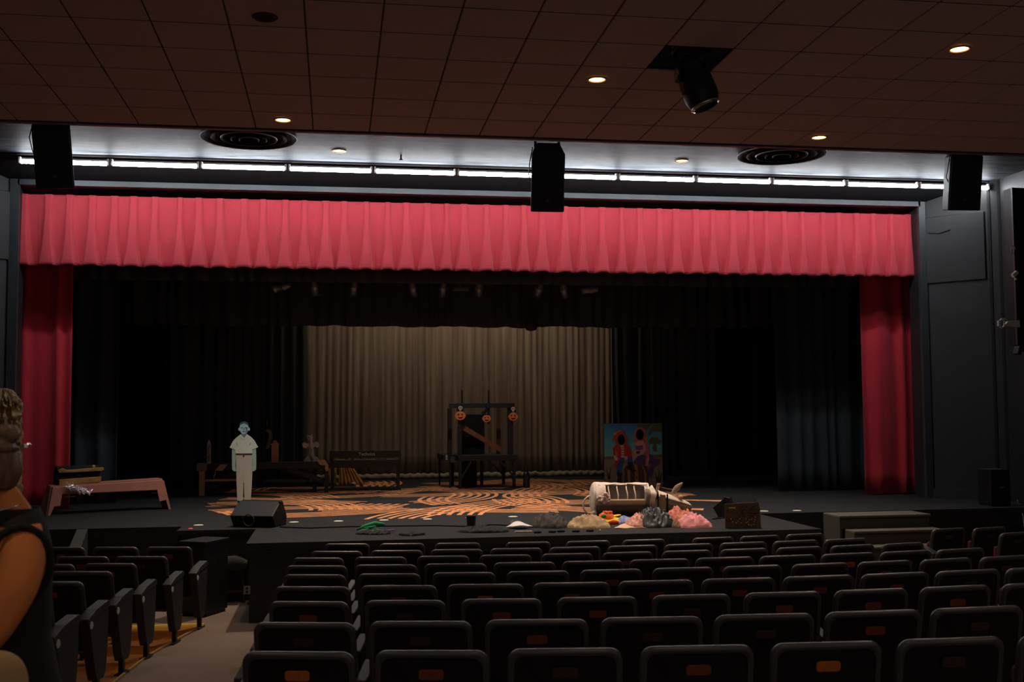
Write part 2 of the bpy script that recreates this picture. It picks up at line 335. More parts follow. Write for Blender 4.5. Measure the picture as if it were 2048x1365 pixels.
# ------------------------------------------------------------------ hanging loudspeakers
def hung_speaker(u, v, Y, yaw, label, lean=0, bw=.13):
    p = PY(u, v, Y)                    # centre of the bottom edge of the front
    t = thing('hanging_loudspeaker', label, 'speaker', p, yaw, 'loudspeakers hung before the stage')
    Mt = Matrix.Rotation(R(lean), 4, 'Y') @ Matrix.Rotation(R(10), 4, 'X')
    H = .80
    cab = [(-.20, 0), (.20, 0), (bw, .30), (-bw, .30)]
    mb = MB(); n = 4
    z_ = [0, H-.13, H]; sc_ = [1, 1, .66]
    vs = [Mt @ Vector((x*sc_[j], y*(1 if j < 2 else .8)+(.03 if j == 2 else 0), z)) for j, z in enumerate(z_) for x, y in cab]
    fs = [(3, 2, 1, 0), (8, 9, 10, 11)] + [(j*4+i, j*4+(i+1) % 4, j*4+4+(i+1) % 4, j*4+4+i) for j in range(2) for i in range(4)]
    obj('cabinet', mb.add(vs, fs), M_black, t, bevel=.01)
    obj('grille', MB().box(-.185, .185, -.012, .004, .015, H-.14, Mt), M_grille, t, bevel=.01)
    bd = obj('badge', MB().lathe([(0, .0), (.022, -.002), (.024, .004)], 12, Mt @ Matrix.Translation((0, -.014, .13)) @ Matrix.Rotation(R(90), 4, 'X')), mat('dull badge', (50, 52, 58), .4, .5), t)
    top = Mt @ Vector((0, .1, H-.02))
    for s in (-1, 1):
        a = Mt @ Vector((s*.14, .14, H-.03)); obj('hanging_cable', MB().tube([a, (a.x, a.y, ZB-p.z)], .004, 6), M_blackm, t)
        obj('lug', MB().box(a.x-.015, a.x+.015, a.y-.02, a.y+.02, a.z-.02, a.z+.05), M_blackm, t)
    a = Mt @ Vector((-.2, .05, H-.15)); b_ = Mt @ Vector((-.2, .05, .32))
    obj('signal_cable', MB().tube([(a.x+.02, a.y, a.z+.1), (a.x-.02, a.y-.01, a.z-.1), (b_.x-.02, b_.y, b_.z+.1), (b_.x+.02, b_.y, b_.z)], .006, 6), M_blackm, t, smooth=True)
    return t
hung_speaker(1095, 424, 12.55, R(-2), 'black loudspeaker hung in the middle before the fluorescent tubes')
hung_speaker(111, 377, 12.55, R(6), 'black loudspeaker hung at the left end of the tubes', -4)
hung_speaker(1928, 421, 12.75, R(-15), 'black loudspeaker hung at the right end with its pale lit side', 2, .19)

# ------------------------------------------------------------------ curtains
def pleated_valance():
    x0, x1, Y, z1, z0 = -4.42, 9.14, 16.13, 5.315, PY(900, 541, 16.13).z
    rng = random.Random(3); n = 46; pitch = (x1-x0)/n; jit = [rng.uniform(-.03, .03) for _ in range(n+2)]; wid = [rng.uniform(.85, 1.2) for _ in range(n+2)]
    dep = [rng.uniform(.7, 1.3) for _ in range(n+2)]
    def fn(a, b):
        x = x0+(x1-x0)*a; t = 1-b                      # t: 0 bottom .. 1 top
        k = int(min(n-1, (x-x0)/pitch)); c = x0+(k+.5)*pitch+jit[k]
        d = (x-c)/pitch; hw = (.14+.24*(1-t)**2.6)*wid[k]
        q = max(0, min(1, (hw+.02-abs(d))/(.035 if d < 0 else .06+.12*(1-t)))); q = q*q*(3-2*q)
        y = Y-.055*q*(.7+.5*dep[k]*(1-t))+.05*dep[k]*(1-t)**1.5*(1-q)-.02*(1-t)*q*math.cos(math.pi*max(-.5, min(.5, d)))
        y += .01*nz(x*2, t*2)
        return (x+.02*(1-t)*nz(x*.9, 3), y, z0+(z1-z0)*t+(1-t)*(.008*math.cos(2*math.pi*d)-.012*q*dep[k]+.012*nz(x, 9)))
    o = obj('stage_valance', MB().grid(fn, 46*30, 20), M_red, smooth=True, thick=.004)
    tag(o, 'bright red pleated valance across the top of the stage opening', 'curtain')
    s = obj('hem_stitch', MB().tube([Vector(fn(i/700, 1-.065))-Vector((0, .004, 0)) for i in range(701)], .0022, 4), mat('hem thread', (170, 60, 72), .8), o)
    return o
pleated_valance()
def drape(name, label, x0, x1, Y, z0, z1, m, pitch=.25, amp=.06, seed=1, cat='curtain', group=None, yslope=0, hem=0):
    W = x1-x0; nu = max(16, int(W/pitch*10)); rng = random.Random(seed); ph = rng.uniform(0, 9)
    def fn(a, b):
        x = x0+W*a; t = 1-b; g = x/pitch+1.3*nz(x*1.3+ph, 5)+.5*nz(x*3.1, 8+ph)+.25*nz(x*2, t*1.5, ph)
        s = math.sin(2*math.pi*g); sh = s*(1.25-.25*abs(s))
        y = Y+yslope*a+amp*(.55+.45*nz(x*1.7, 2+ph))*sh*(.8+.3*(1-t))+.25*amp*nz(x*9, t*.8, ph)
        return (x, y, z0+(z1-z0)*t+(hem*nz(x*4, ph) if b == 1 else 0))
    o = obj(name, MB().grid(fn, nu, 14), m, smooth=True, thick=.004)
    return tag(o, label, cat, group)
drape('side_curtain', 'red stage curtain gathered at the left side of the opening', -4.75, -3.76, 16.72, SZ+.02, 5.6, M_redd, .36, .07, 4)
drape('side_curtain', 'red stage curtain gathered at the right side of the opening', 8.40, 9.4, 16.66, SZ+.02, 5.6, M_redd, .34, .07, 9)
drape('black_leg_curtain', 'front black leg curtain beside the left red curtain', -5.4, -3.33, 17.9, SZ+.02, 6.4, M_blk, .24, .07, 11)
drape('black_leg_curtain', 'front black leg curtain beside the right red curtain', 7.36, 10.2, 17.7, SZ+.02, 6.4, M_blk, .25, .07, 12)
drape('black_leg_curtain', 'second black leg curtain behind the long table at left', -3.0, -1.28, 20.5, SZ+.02, 6.4, M_blk, .21, .06, 13)
drape('black_leg_curtain', 'second black leg curtain in the dark right wing', 6.0, 7.35, 20.6, SZ+.02, 6.4, M_blk, .21, .06, 14)
drape('black_leg_curtain', 'rear black leg curtain at the left edge of the tan backdrop', -1.9, -.57, 21.9, SZ+.02, 6.4, M_blk, .2, .05, 15)
drape('black_leg_curtain', 'rear black leg curtain at the right edge of the tan backdrop', 5.60, 7.4, 21.9, SZ+.02, 6.4, M_blk, .2, .05, 16)
drape('black_border_curtain', 'front black border curtain just behind the red valance', -5.5, 10.3, 17.35, PY(900, 568, 17.35).z, 6.6, M_blk, .3, .05, 17)
drape('black_border_curtain', 'rear black border curtain above the tan backdrop', -3.6, 8.6, 20.0, PY(900, 654, 20.0).z, 6.6, M_blk, .26, .05, 18, hem=.03)
drape('black_wing_curtain', 'black masking curtain at far left of the stage', -8.3, -3.0, 22.4, SZ+.02, 7, M_matt, .4, .06, 19)
drape('black_wing_curtain', 'black masking curtain at far right of the stage', 7.4, 13.2, 22.4, SZ+.02, 7, M_matt, .4, .06, 20)
bd = drape('backdrop_curtain', 'tan cloth backdrop curtain at the rear of the stage', -2.2, 7.6, 22.9, SZ+.08, 6.6, M_tan, .15, .022, 21)
def roll(a, b):
    x = -1.5+8.8*a; th = 2*math.pi*b; r = .055+.02*nz(x*5, math.cos(th), math.sin(th))+.01*math.sin(x*38+3*nz(x, 4)+th)
    return (x, 22.78+r*1.2*math.cos(th), SZ+.055+r*math.sin(th))
obj('hem_roll', MB().grid(roll, 420, 10), M_hem, bd, smooth=True)
for i, x in enumerate((.2, 1.6, 3.2, 4.6)):
    t = thing('work_light', 'dim work light over the backdrop, %s from the left' % ORD[i], 'light', (x, 21.6, 5.35), 0, 'work lights over the backdrop')
    obj('can', MB().box(-.3, .3, -.08, .08, 0, .14), M_blackm, t); obj('hanging_rod', MB().cyl((0, 0, .13), (0, 0, 2.06), .008, n=6), M_blackm, t); obj('bulb', MB().box(-.27, .27, -.05, .05, -.01, 0), mat('work bulb', (255, 200, 120), .5, emit=2), t)
    light('AREA', 'work_lamp', (x, 21.6, 5.33), WORK*(.5, 1, 1.35, .6)[i], (1, .84, .62), .5, (R(22), 0, 0), size_y=.1)
# ------------------------------------------------------------------ theatre seats
M_shell = mat('seat shell plastic', (20, 17, 17), .6, spec=.3, var=.08, scale=20)
M_rim = mat('seat rim plastic', (64, 61, 63), .38)
M_uph = mat('maroon upholstery', (84, 20, 30), .9, bump=.3, bscale=300)
M_arm = mat('armrest plastic', (40, 38, 40), .6)
M_end = mat('end panel', (40, 36, 35), .6, bump=.2, bscale=200)
M_disc = mat('row number disc', (190, 190, 192), .4)
PL = [mat('bright brass plate', (196, 112, 44), .42, .3, var=.15, scale=40), mat('dull copper plate', (128, 66, 42), .45, .3, var=.2, scale=40), mat('tarnished plate', (66, 44, 36), .5, .3, var=.2, scale=40)]
def rrect(wb, wt, z0, z1, r, n=6):
    pts = [(-wb/2, z0), (wb/2, z0)]
    for k in range(n+1):
        a = math.pi/2*k/n; pts.append((wt/2-r+r*math.cos(a), z1-r+r*math.sin(a)))
    for k in range(n+1):
        a = math.pi/2+math.pi/2*k/n; pts.append((-wt/2+r+r*math.cos(a), z1-r+r*math.sin(a)))
    return pts
TILT = Matrix.Translation((0, -.02, .86)) @ Matrix.Rotation(R(11), 4, 'X') @ Matrix.Translation((0, 0, -.86))
def shells(W):
    out = rrect(W+.015, W, .30, .86, .055)
    cx_ = 0; cz_ = .58
    def ring(i, y, k=1): return [Vector((x*(1-2*i/W), y+.02*((x/(W/2))**2)*1, cz_+(z-cz_)*(1-2*i/.56))) for x, z in out]
    # ring profile: front plane, edge, back rim, recessed back face
    rs = [ring(.004, .02), ring(0, .012), ring(0, -.004), ring(.004, -.012), ring(.014, -.016), ring(.026, -.012)]
    n = len(out)
    rim = MB(); vs = [TILT @ v for r_ in rs for v in r_]
    rim.add(vs, [(j*n+i, j*n+(i+1) % n, (j+1)*n+(i+1) % n, (j+1)*n+i) for j in range(len(rs)-1) for i in range(n)])
    face = MB(); b1 = ring(.025, -.012); b2 = ring(.032, -.006); fr = ring(.004, .02)
    face.add([TILT @ v for v in b1+b2], [(i, (i+1) % n, n+(i+1) % n, n+i) for i in range(n)]+[tuple(range(n, 2*n))]); face.add([TILT @ v for v in fr], [tuple(range(n))])
    cu = MB(); c1 = [Vector((x*.88, .02, cz_+(z-cz_)*.93)) for x, z in out]; c2 = [Vector((x*.84, .06, cz_+(z-cz_)*.9)) for x, z in out]; c3 = [Vector((x*.75, .075, cz_+(z-cz_)*.8)) for x, z in out]
    cu.add([TILT @ v for v in c1+c2+c3], [(j*n+i, j*n+(i+1) % n, (j+1)*n+(i+1) % n, (j+1)*n+i) for j in range(2) for i in range(n)]+[tuple(range(2*n, 3*n))])
    pl = MB(); po = []
    for sx, sz in ((1, 1), (-1, 1), (-1, -1), (1, -1)):
        for k in range(4):
            a = math.atan2(sz, sx)-math.pi/4+math.pi/6*k; po.append((sx*.040+.012*math.cos(a), .765+sz*.010+.012*math.sin(a)))
    pl.prism(po, -.012, -.008, TILT)
    me = [rim, face, cu, pl]; return me
def seat_proto(W, label):
    t = thing('theatre_seat', label, 'seat')
    rim, face, cu, pl = shells(W)
    a = obj('back_rim', rim, M_rim, t, smooth=True); b = obj('back_shell', face, M_shell, t); c = obj('back_cushion', cu, M_uph, t, smooth='auto')
    d = obj('seat_pan', MB().box(-W/2+.05, W/2-.05, .12, .17, .34, .70, Matrix.Rotation(R(4), 4, 'X')).box(-W/2+.07, W/2-.07, .09, .12, .36, .68, Matrix.Rotation(R(4), 4, 'X')), M_shell, t, bevel=.02)
    d2 = obj('seat_cushion', MB().box(-W/2+.06, W/2-.06, .165, .22, .35, .69, Matrix.Rotation(R(4), 4, 'X')), M_uph, t, bevel=.02)
    return t, pl
def arm_parts(t, x, disc=0):
    obj('armrest', MB().prism([(-.0, .555), (.0, .575), (.26, .625), (.30, .615), (.30, .59)] if not disc else [(-.10, .585), (-.10, .605), (.05, .655), (.26, .685), (.30, .675), (.30, .63)], x-(.042 if disc else .028), x+(.042 if disc else .028), Matrix(((0, 1, 0, 0), (1, 0, 0, 0), (0, 0, 1, 0), (0, 0, 0, 1)))), M_arm, t, bevel=.006)
    if disc:
        obj('end_panel', MB().prism([(-.09, .585), (.29, .64), (.285, .40), (.25, .16), (.21, .12), (.09, .12), (.05, .2), (-.04, .50)], x-.036, x+.036, Matrix(((0, 1, 0, 0), (1, 0, 0, 0), (0, 0, 1, 0), (0, 0, 0, 1)))), M_end, t, bevel=.006)
        obj('row_disc', MB().lathe([(0, .040), (.026, .040), (.029, .036)], 20, Matrix.Translation((x, -.03, .55)) @ Matrix.Rotation(R(90*disc), 4, 'Y')), M_disc, t)
        obj('leg', MB().box(x-.02, x+.02, .13, .18, .0, .13).box(x-.03, x+.03, .06, .26, 0, .015), M_blackm, t, bevel=.004)
    else:
        obj('leg', MB().box(x-.02, x+.02, .10, .16, .0, .58).box(x-.03, x+.03, .04, .22, 0, .015), M_blackm, t)
protos = {}; plates = {}
def make_seat(kind, left_end, right_end, loc, rz, label, plate, group):
    W = .480 if kind == 'n' else .522
    key = (kind, left_end, right_end)
    if key not in protos:
        t, pl = seat_proto(W, label)
        sp = .5*(.56 if kind == 'n' else .575)
        arm_parts(t, sp, 1 if right_end else 0)
        if left_end: arm_parts(t, -sp, -1)
        protos[key] = (t, pl); t.location = loc; t.rotation_euler = (0, 0, rz); t['group'] = group; pm = pl
        used = t
    else:
        t0, pl = protos[key]
        used = t0.copy(); COL.objects.link(used); used.location = loc; used.rotation_euler = (0, 0, rz); used['label'] = label; used['group'] = group
        for ch in t0.children:
            if ch.name.startswith('number_plate'): continue
            c = ch.copy(); COL.objects.link(c); c.parent = used
    if plate >= 0:
        pk = (kind, plate)
        if pk not in plates: plates[pk] = obj('number_plate', pl, PL[plate], used).data
        else:
            o = bpy.data.objects.new('number_plate', plates[pk]); COL.objects.link(o); o.parent = used
    return used
PN = {0: 'bright brass', 1: 'dull copper', 2: 'tarnished dark', -1: 'no'}
pl_pat = ['01210212122', '22122122102', '1211211101', '*101111121', '2012111212', '1110111201', '2121212101', '1012011221', '121121221']
apex = [4.41, 5.36, 6.33, 7.24, 8.18, 9.05, 9.97, 10.86, 11.50]
spc = [.552, .578, .562, .575, .557, .572, .566, .59, 0]
ROWN = ['row nearest the camera', 'second row from the camera', 'third row from the camera', 'fourth row from the camera', 'fifth row from the camera', 'sixth row from the camera', 'third row from the stage', 'second row from the stage', 'front row by the stage']
for r in range(9):
    if r < 8: xs = [-.15+spc[r]*i+(.17 if r == 7 else 0) for i in range(11)]; xs = [x for x in xs if x < 5.62]
    else: xs = [.13, .70, 1.28, 2.02, 2.66, 3.27, 4.05, 4.60, 5.15]
    xs = [x for x in xs if x < (apex[r])*.70+.5]
    for i, x in enumerate(xs):
        Y = apex[r]+(x-3.2)**2/30; rz = (x-3.2)/15
        c = pl_pat[r][i % len(pl_pat[r])]; p = -1 if c == '*' else int(c)
        kind = 'n' if (r % 2 == 0) else 'w'
        lab = 'black theatre seat, %s plate, %s from left in the %s' % (PN[p], ORD[i], ROWN[r])
        make_seat(kind, i == 0, i == len(xs)-1 and r > 3, (x, Y, fl(Y)), rz, lab, p, 'seats of the main block')
# left block: its right-hand ends stand along the aisle
lend = [(-1.42, 12.02), (-1.57, 11.30), (-1.70, 10.45), (-1.76, 9.62), (-1.78, 8.72), (-1.80, 7.82)]
LR = ['row closest to the stage', 'second row from the stage', 'third row from the stage', 'fourth row from the stage', 'fifth row from the stage', 'sixth row from the stage']
for r, (ex, ey) in enumerate(lend):
    rz = R(-11)
    for i in range(4 if r < 3 else 3):
        kind = 'w' if r % 2 else 'n'; sp = .575 if r % 2 else .56
        d = .5*sp+sp*i; x = ex-d*math.cos(rz); Y = ey-.15-d*math.sin(rz)
        if x < -3.6: continue
        p = [1, 2, 1, 2][(i+r) % 4]
        make_seat(kind, False, i == 0, (x, Y, fl(Y)), rz, 'black theatre seat left of the aisle, %s from aisle, %s' % (ORD[i], LR[r]), p, 'seats of the left block')
# right block beyond the far aisle
for j, (u, v, lab) in enumerate([(1898, 1058, 'far right black theatre seat by the stage wall, left one of the front pair'), (1980, 1056, 'far right black theatre seat by the stage wall, right one of the front pair'), (2034, 1066, 'far right black theatre seat of the second row at the frame edge')]):
    p = PZ(u, v, .86); make_seat('n', j == 0, False, (p.x, p.y, fl(p.y)), R(12), lab, 2, 'seats of the far right block')

# ------------------------------------------------------------------ painted curves on the stage floor
M_paint = mat('orange floor paint', (224, 150, 98), .7, var=.25, scale=9)
rng = random.Random(12); mb = MB(); zz = [0]
def inside(x, y):
    if y > 22.2: return False
    if x > 3.9 and y < 15.6+.9*(x-3.9): return False
    return (abs((x-1.95)/3.9))**3.2+(abs((y-18.4)/4.0))**3.2 < 1
def ribbon(pts, wd, z):
    seg = []
    def flush():
        if len(seg) > 1:
            vs = []; 
            for i, (x, y) in enumerate(seg):
                a = seg[max(0, i-1)]; b = seg[min(len(seg)-1, i+1)]; dx, dy = b[0]-a[0], b[1]-a[1]; L_ = math.hypot(dx, dy) or 1
                nx, ny = -dy/L_*wd/2, dx/L_*wd/2; vs += [(x+nx, y+ny, z), (x-nx, y-ny, z)]
            mb.add(vs, [(2*i, 2*i+1, 2*i+3, 2*i+2) for i in range(len(seg)-1)])
        seg.clear()
    for x, y in pts:
        if inside(x, y): seg.append((x, y))
        else: flush()
    flush()
gx = [(-1.1+1.15*i+(.55 if j % 2 else 0), 15.3+1.0*j) for j in range(7) for i in range(7)]
rng.shuffle(gx)
for gi, (cx_, cy_) in enumerate(gx):
    cx_ += rng.uniform(-.3, .3); cy_ += rng.uniform(-.3, .3); th = rng.uniform(0, 6.28); Rr = rng.uniform(1.3, 4.2); ox, oy = cx_-Rr*math.cos(th), cy_-Rr*math.sin(th); span = rng.uniform(.7, 1.7)/Rr
    nline = rng.randint(4, 6)
    for k in range(nline):
        rr = Rr+(k-nline/2)*.14; zz[0] += 1
        a0 = th-span+.06*rng.random(); a1 = th+span
        ribbon([(ox+rr*math.cos(a0+(a1-a0)*q/22), oy+rr*math.sin(a0+(a1-a0)*q/22)) for q in range(23)], .066, SZ+.0008+.000012*zz[0])
obj('painted_curves', mb, M_paint, stage, kind='stuff', label='orange arcs painted on the black stage floor')
p1 = PZ(433, 1027, SZ); p2 = PZ(480, 1022, SZ); p3 = PZ(478, 1030, SZ)
obj('painted_point', MB().add([p1+Vector((0, 0, .002)), p2+Vector((.2, .3, .002)), p3+Vector((.3, -.05, .002))], [(0, 1, 2)]), M_paint, stage)
for u0_, v0_, u1_, v1_ in ((1355, 1001, 1445, 1003), (1340, 1018, 1400, 1020), (455, 998, 560, 1000)):
    a = PZ(u0_, v0_, SZ); b = PZ(u1_, v1_, SZ)
    obj('painted_bar', MB().add([a+Vector((0, -.05, .003)), b+Vector((0, -.12, .003)), b+Vector((.1, .12, .003)), a+Vector((0, .1, .003))], [(0, 1, 2, 3)]), M_paint, stage)
# floor pockets along the stage edge
for i, (u, v) in enumerate([(397, 1051), (588, 1045), (677, 1043), (768, 1041), (855, 1039), (940, 1036), (1026, 1034), (1110, 1032), (1440, 1024), (1528, 1023), (1594, 1022)]):
    p = PZ(u, v, SZ); t = thing('floor_marker', 'white oval marker disc along the stage edge, %s from the left' % ORD[i], 'marker', p+Vector((0, 0, .001)), 0, 'white markers along the stage edge')
    obj('disc', MB().lathe([(0, .004), (.05, .004), (.062, 0)], 20), mat('white marker', (215, 215, 195), .4), t)
p = PZ(381, 1058, SZ); tag(obj('red_marker', MB().lathe([(0, .008), (.025, .006), (.03, 0)], 14), mat('red marker', (235, 70, 50), .4, emit=.35), loc=p), 'small glowing red disc on the platform left of the wedge monitor', 'marker')

# ------------------------------------------------------------------ stage speakers, wedges
def wedge_outline(d, h): return [(-d/2+.09, 0), (d/2, 0), (d/2+.02, h*.35), (.10, h), (.03, h), (-d/2, h*.46)]
def wedge(p, rz, label, W=.60, d=.44, h=.36):
    t = thing('wedge_monitor', label, 'speaker', p, rz, 'floor wedge monitors')
    A = Matrix(((0, 1, 0, 0), (1, 0, 0, 0), (0, 0, 1, 0), (0, 0, 0, 1)))
    obj('cabinet', MB().prism(wedge_outline(d, h), -W/2, W/2, A), M_black, t, bevel=.01)
    obj('grille', MB().prism([(.09, h+.004), (d/2, h*.42), (d/2+.012, h*.43), (.11, h+.01)], -W/2+.02, W/2-.02, A), M_grille, t)
    for s in (-1, 1):
        obj('corner', MB().ball((s*W/2*.98, .02, h*.97), .018), M_blackm, t)
        for k in range(5):
            a = k*1.25; obj('screw', MB().cyl((s*W/2, .0+.10*math.cos(a), h*.45+.08*math.sin(a)), (s*(W/2+.004), .0+.10*math.cos(a), h*.45+.08*math.sin(a)), .012, n=8), M_blackm, t)
    obj('cable_loop', MB().tube([(-.02+.07*math.cos(a*.3), -d/2-.02, .09+.07*math.sin(a*.3)) for a in range(22)], .007, 6), M_arm, t, smooth=True)
    for k in range(3): obj('vent_slot', MB().box(-W/2+.05+.05*k, -W/2+.065+.05*k, -d/2-.006, -d/2+.01, .05, .13), M_matt, t)
    return t
wedge(PZ(515, 1055, SZ)+Vector((.0, .14, 0)), R(-22), 'black wedge floor monitor at the left corner of the extension, lit top face', .56, .40, .30)
wedge(PZ(1478, 1036, SZ)+Vector((0, .1, 0)), R(-150), 'black wedge floor monitor behind the brown perforated board at right', .50, .36, .27)
p = PZ(1487, 1057, SZ); t = thing('perforated_board', 'brown perforated board with light studs standing before the right wedge monitor', 'board', p, R(-6))
brown = mat('brown board', (62, 42, 22), .6, var=.2, bump=.2)
obj('panel', MB().prism([(-.215, 0), (.21, 0), (.195, .29), (.18, .30), (-.21, .285)], -.012, .012, Matrix.Rotation(R(-6), 4, 'X')), brown, t, bevel=.004)
for i, (a, b) in enumerate([(620, 965), (655, 1030), (740, 1055), (790, 1020), (830, 965), (855, 1055), (975, 965), (985, 1055), (1020, 1035), (1050, 990), (1120, 985), (1190, 990), (1205, 930), (1175, 1035), (1160, 1098), (1100, 1120), (1040, 1100)]):
    obj('stud', MB().ball(((a-930)/2030, -.03, (1185-b)/2030), .008, .006, .008, 8, 6), mat('pale stud', (150, 130, 95), .4), t)
rng = random.Random(5)
for i in range(14): obj('hole', MB().cyl((rng.uniform(-.02, .16), -.0125-.02, rng.uniform(.15, .26)), (rng.uniform(-.02, .16), -.03, .2), .004, n=6) if 0 else MB().ball((rng.uniform(-.02, .16), -.026, rng.uniform(.16, .26)), .012, .004, .01, 8, 5), M_matt, t)
obj('gold_strip', MB().box(-.18, -.10, -.043, -.036, .235, .248), mat('gold strip', (200, 160, 60), .4, .3), t)
p = PZ(2003, 1013, SZ); t = thing('floor_loudspeaker', 'black upright loudspeaker on the stage by the right wall', 'speaker', p, R(4))
obj('cabinet', MB().box(-.155, .155, 0, .3, .012, .505), M_black, t, bevel=.01)
obj('horn_recess', MB().box(-.07, .07, -.004, .01, .19, .36), M_matt, t, bevel=.01)
obj('badge', MB().lathe([(0, .0), (.03, 0), (.035, .006)], 12, Matrix.Translation((0, -.012, .265)) @ Matrix.Rotation(R(90), 4, 'X') @ Matrix.Diagonal((1.3, .35, 1, 1))), mat('reddish badge', (140, 100, 100), .4), t)
obj('top_edge', MB().box(-.158, .158, -.004, .3, .505, .515), M_arm, t)
for x in (-.12, .12): obj('foot', MB().box(x-.03, x+.03, .02, .28, 0, .012), M_matt, t)
tag(obj('white_wire', MB().tube([PZ(2033, 998, SZ)+Vector((0, 0, .06)), PZ(2036, 1010, SZ)+Vector((0, 0, .03)), PZ(2040, 1016, SZ)+Vector((0, -.06, -.1)), PZ(2045, 1017, SZ)+Vector((0, -.08, -.6))], .006), mat('grey wire', (120, 115, 110)), smooth=True), 'thin pale wire hanging over the stage edge right of the loudspeaker', 'wire')
# black column of gear at the right frame edge with white arms
pa = PY(2029, 500, 13.4)
t = thing('hanging_light_ladder', 'tall black lighting ladder cut by the right frame edge', 'lighting ladder', (pa.x, 13.4, 0))
zb_ = PY(2040, 690, 13.4).z
obj('ladder_body', MB().box(.0, .34, 0, .2, zb_, 5.2), M_black, t)
obj('edge_rail', MB().box(-.012, 0, -.01, .02, zb_, 5.2), mat('rail', (70, 66, 66), .4), t)
obj('bottom_bracket', MB().prism([(.02, zb_), (.16, zb_), (.16, zb_-.1), (.06, zb_-.06), (.03, zb_-.14), (-.02, zb_-.12), (.0, zb_-.04)], -.02, .1), M_arm, t, bevel=.01)
tag(t, t['label'], 'lighting ladder')
zz1 = PY(2010, 648, 13.4).z
t2 = thing('wall_arm_fixture', 'white articulated arm with round clamp on the ladder at right', 'clamp', (pa.x, 13.38, zz1), 0)
obj('arm', MB().prism([(-.20, -.03), (-.16, .03), (.02, .045), (.02, -.05), (-.10, -.035)], -.02, .03), M_white, t2, bevel=.008)
obj('clamp_ring', MB().tube([(-.235+.038*math.cos(a*math.pi/8), 0, .055*math.sin(a*math.pi/8)) for a in range(17)], .012), M_white, t2, smooth=True)
obj('jaw', MB().box(-.295, -.262, -.02, .02, -.035, .04).box(-.25, -.18, -.015, .015, .05, .07), M_white, t2, bevel=.006)
for v, l in ((497, 'small white angled lamp clamp high on the ladder at right'),):
    zc_ = PY(2030, 550, 13.4).z; t3 = thing('lamp_clamp', l, 'clamp', (pa.x-.01, 13.38, zc_), 0)
    obj('lamp_body', MB().cyl((-.045, 0, -.02), (.02, 0, .03), .03, n=12), M_white, t3, smooth='auto'); obj('knob', MB().ball((-.0, 0, -.06), .018), M_white, t3, smooth=True)
zc_ = PY(2030, 500, 13.4).z; t3 = thing('chain_hook', 'small pale hook above the lamp clamp on the ladder at right', 'hook', (pa.x-.02, 13.38, zc_), 0)
obj('hook_ring', MB().tube([(-.01+.03*math.cos(a*math.pi/6), 0, .05*math.sin(a*math.pi/6)) for a in range(11)], .006), mat('grey hook', (150, 148, 145), .4), t3, smooth=True)

# ------------------------------------------------------------------ stage lights on the batten
ZL = PY(900, 556, 18.2).z
bt = obj('lighting_batten', MB().cyl((-1.0, 18.2, ZL+.0), (6.2, 18.2, ZL+.0), .024, n=10), M_blackm, smooth='auto'); tag(bt, 'black pipe batten carrying the row of stage lights', 'batten')
for x in (-.9, 1.4, 3.8, 6.1): obj('hanging_cable', MB().cyl((x, 18.2, ZL), (x, 18.2, 7.42), .006, n=6), M_blackm, bt)
M_lamp = mat('stage lamp metal', (120, 122, 128), .35, .4)
for i, (u, v, ax) in enumerate([(567, 574, 80), (628, 574, -8), (707, 576, 5), (826, 577, -12), (886, 577, 8), (958, 580, 0), (1078, 578, 15), (1128, 580, -15), (1182, 582, 85)]):
    p = PY(u, v, 18.2); t = thing('stage_light', 'black stage light hung behind the red valance, %s from the left' % ORD[i], 'stage light', (p.x, 18.2, ZL), 0, 'stage lights on the batten')
    Ma = Matrix.Translation((0, 0, -.17)) @ Matrix.Rotation(R(ax), 4, 'Y') @ Matrix.Rotation(R(20), 4, 'X')
    b = obj('lamp_can', MB().lathe([(0, .13), (.045, .12), (.06, .06), (.075, .0), (.06, -.02), (.062, -.12), (.085, -.15), (.078, -.15), (.05, -.11), (0, -.11)], 16, Ma), M_lamp, t, smooth='auto')
    obj('yoke', MB().tube([(-.10, 0, -.17), (-.10, 0, -.05), (.10, 0, -.05), (.10, 0, -.17)], .009, 6), M_blackm, t)
    obj('clamp', MB().box(-.02, .02, -.035, .035, -.06, .03), M_blackm, t)
p0 = PY(905, 574, 18.3); p1 = PY(938, 582, 18.3); 
tag(obj('light_frame', MB().box(p0.x, p1.x, 18.28, 18.36, p1.z, p0.z).box(p0.x+.1, p0.x+.14, 18.18, 18.30, p0.z-.03, ZL+.03), mat('grey metal frame', (80, 78, 74), .5), bevel=.01), 'grey rectangular frame between two stage lights on the batten', 'stage light')
light('AREA', 'stage_fill_lamp', ((p0.x+p1.x)/2, 18.32, p1.z-.09), STAGE, (1, .94, .86), p1.x-p0.x, (R(0), 0, 0), size_y=.08, spread=R(135))  # added fill lamp that brightens the upstage props
tag(obj('curtain_lump', MB().lathe([(.012, .5), (.03, .3), (.06, .1), (.13, -.03), (.09, -.10), (0, -.12)], 14, Matrix.Translation(PY(1062, 650, 19.94))), M_blk, smooth=True), 'bunched black cloth hanging at the border curtain hem', 'cloth')

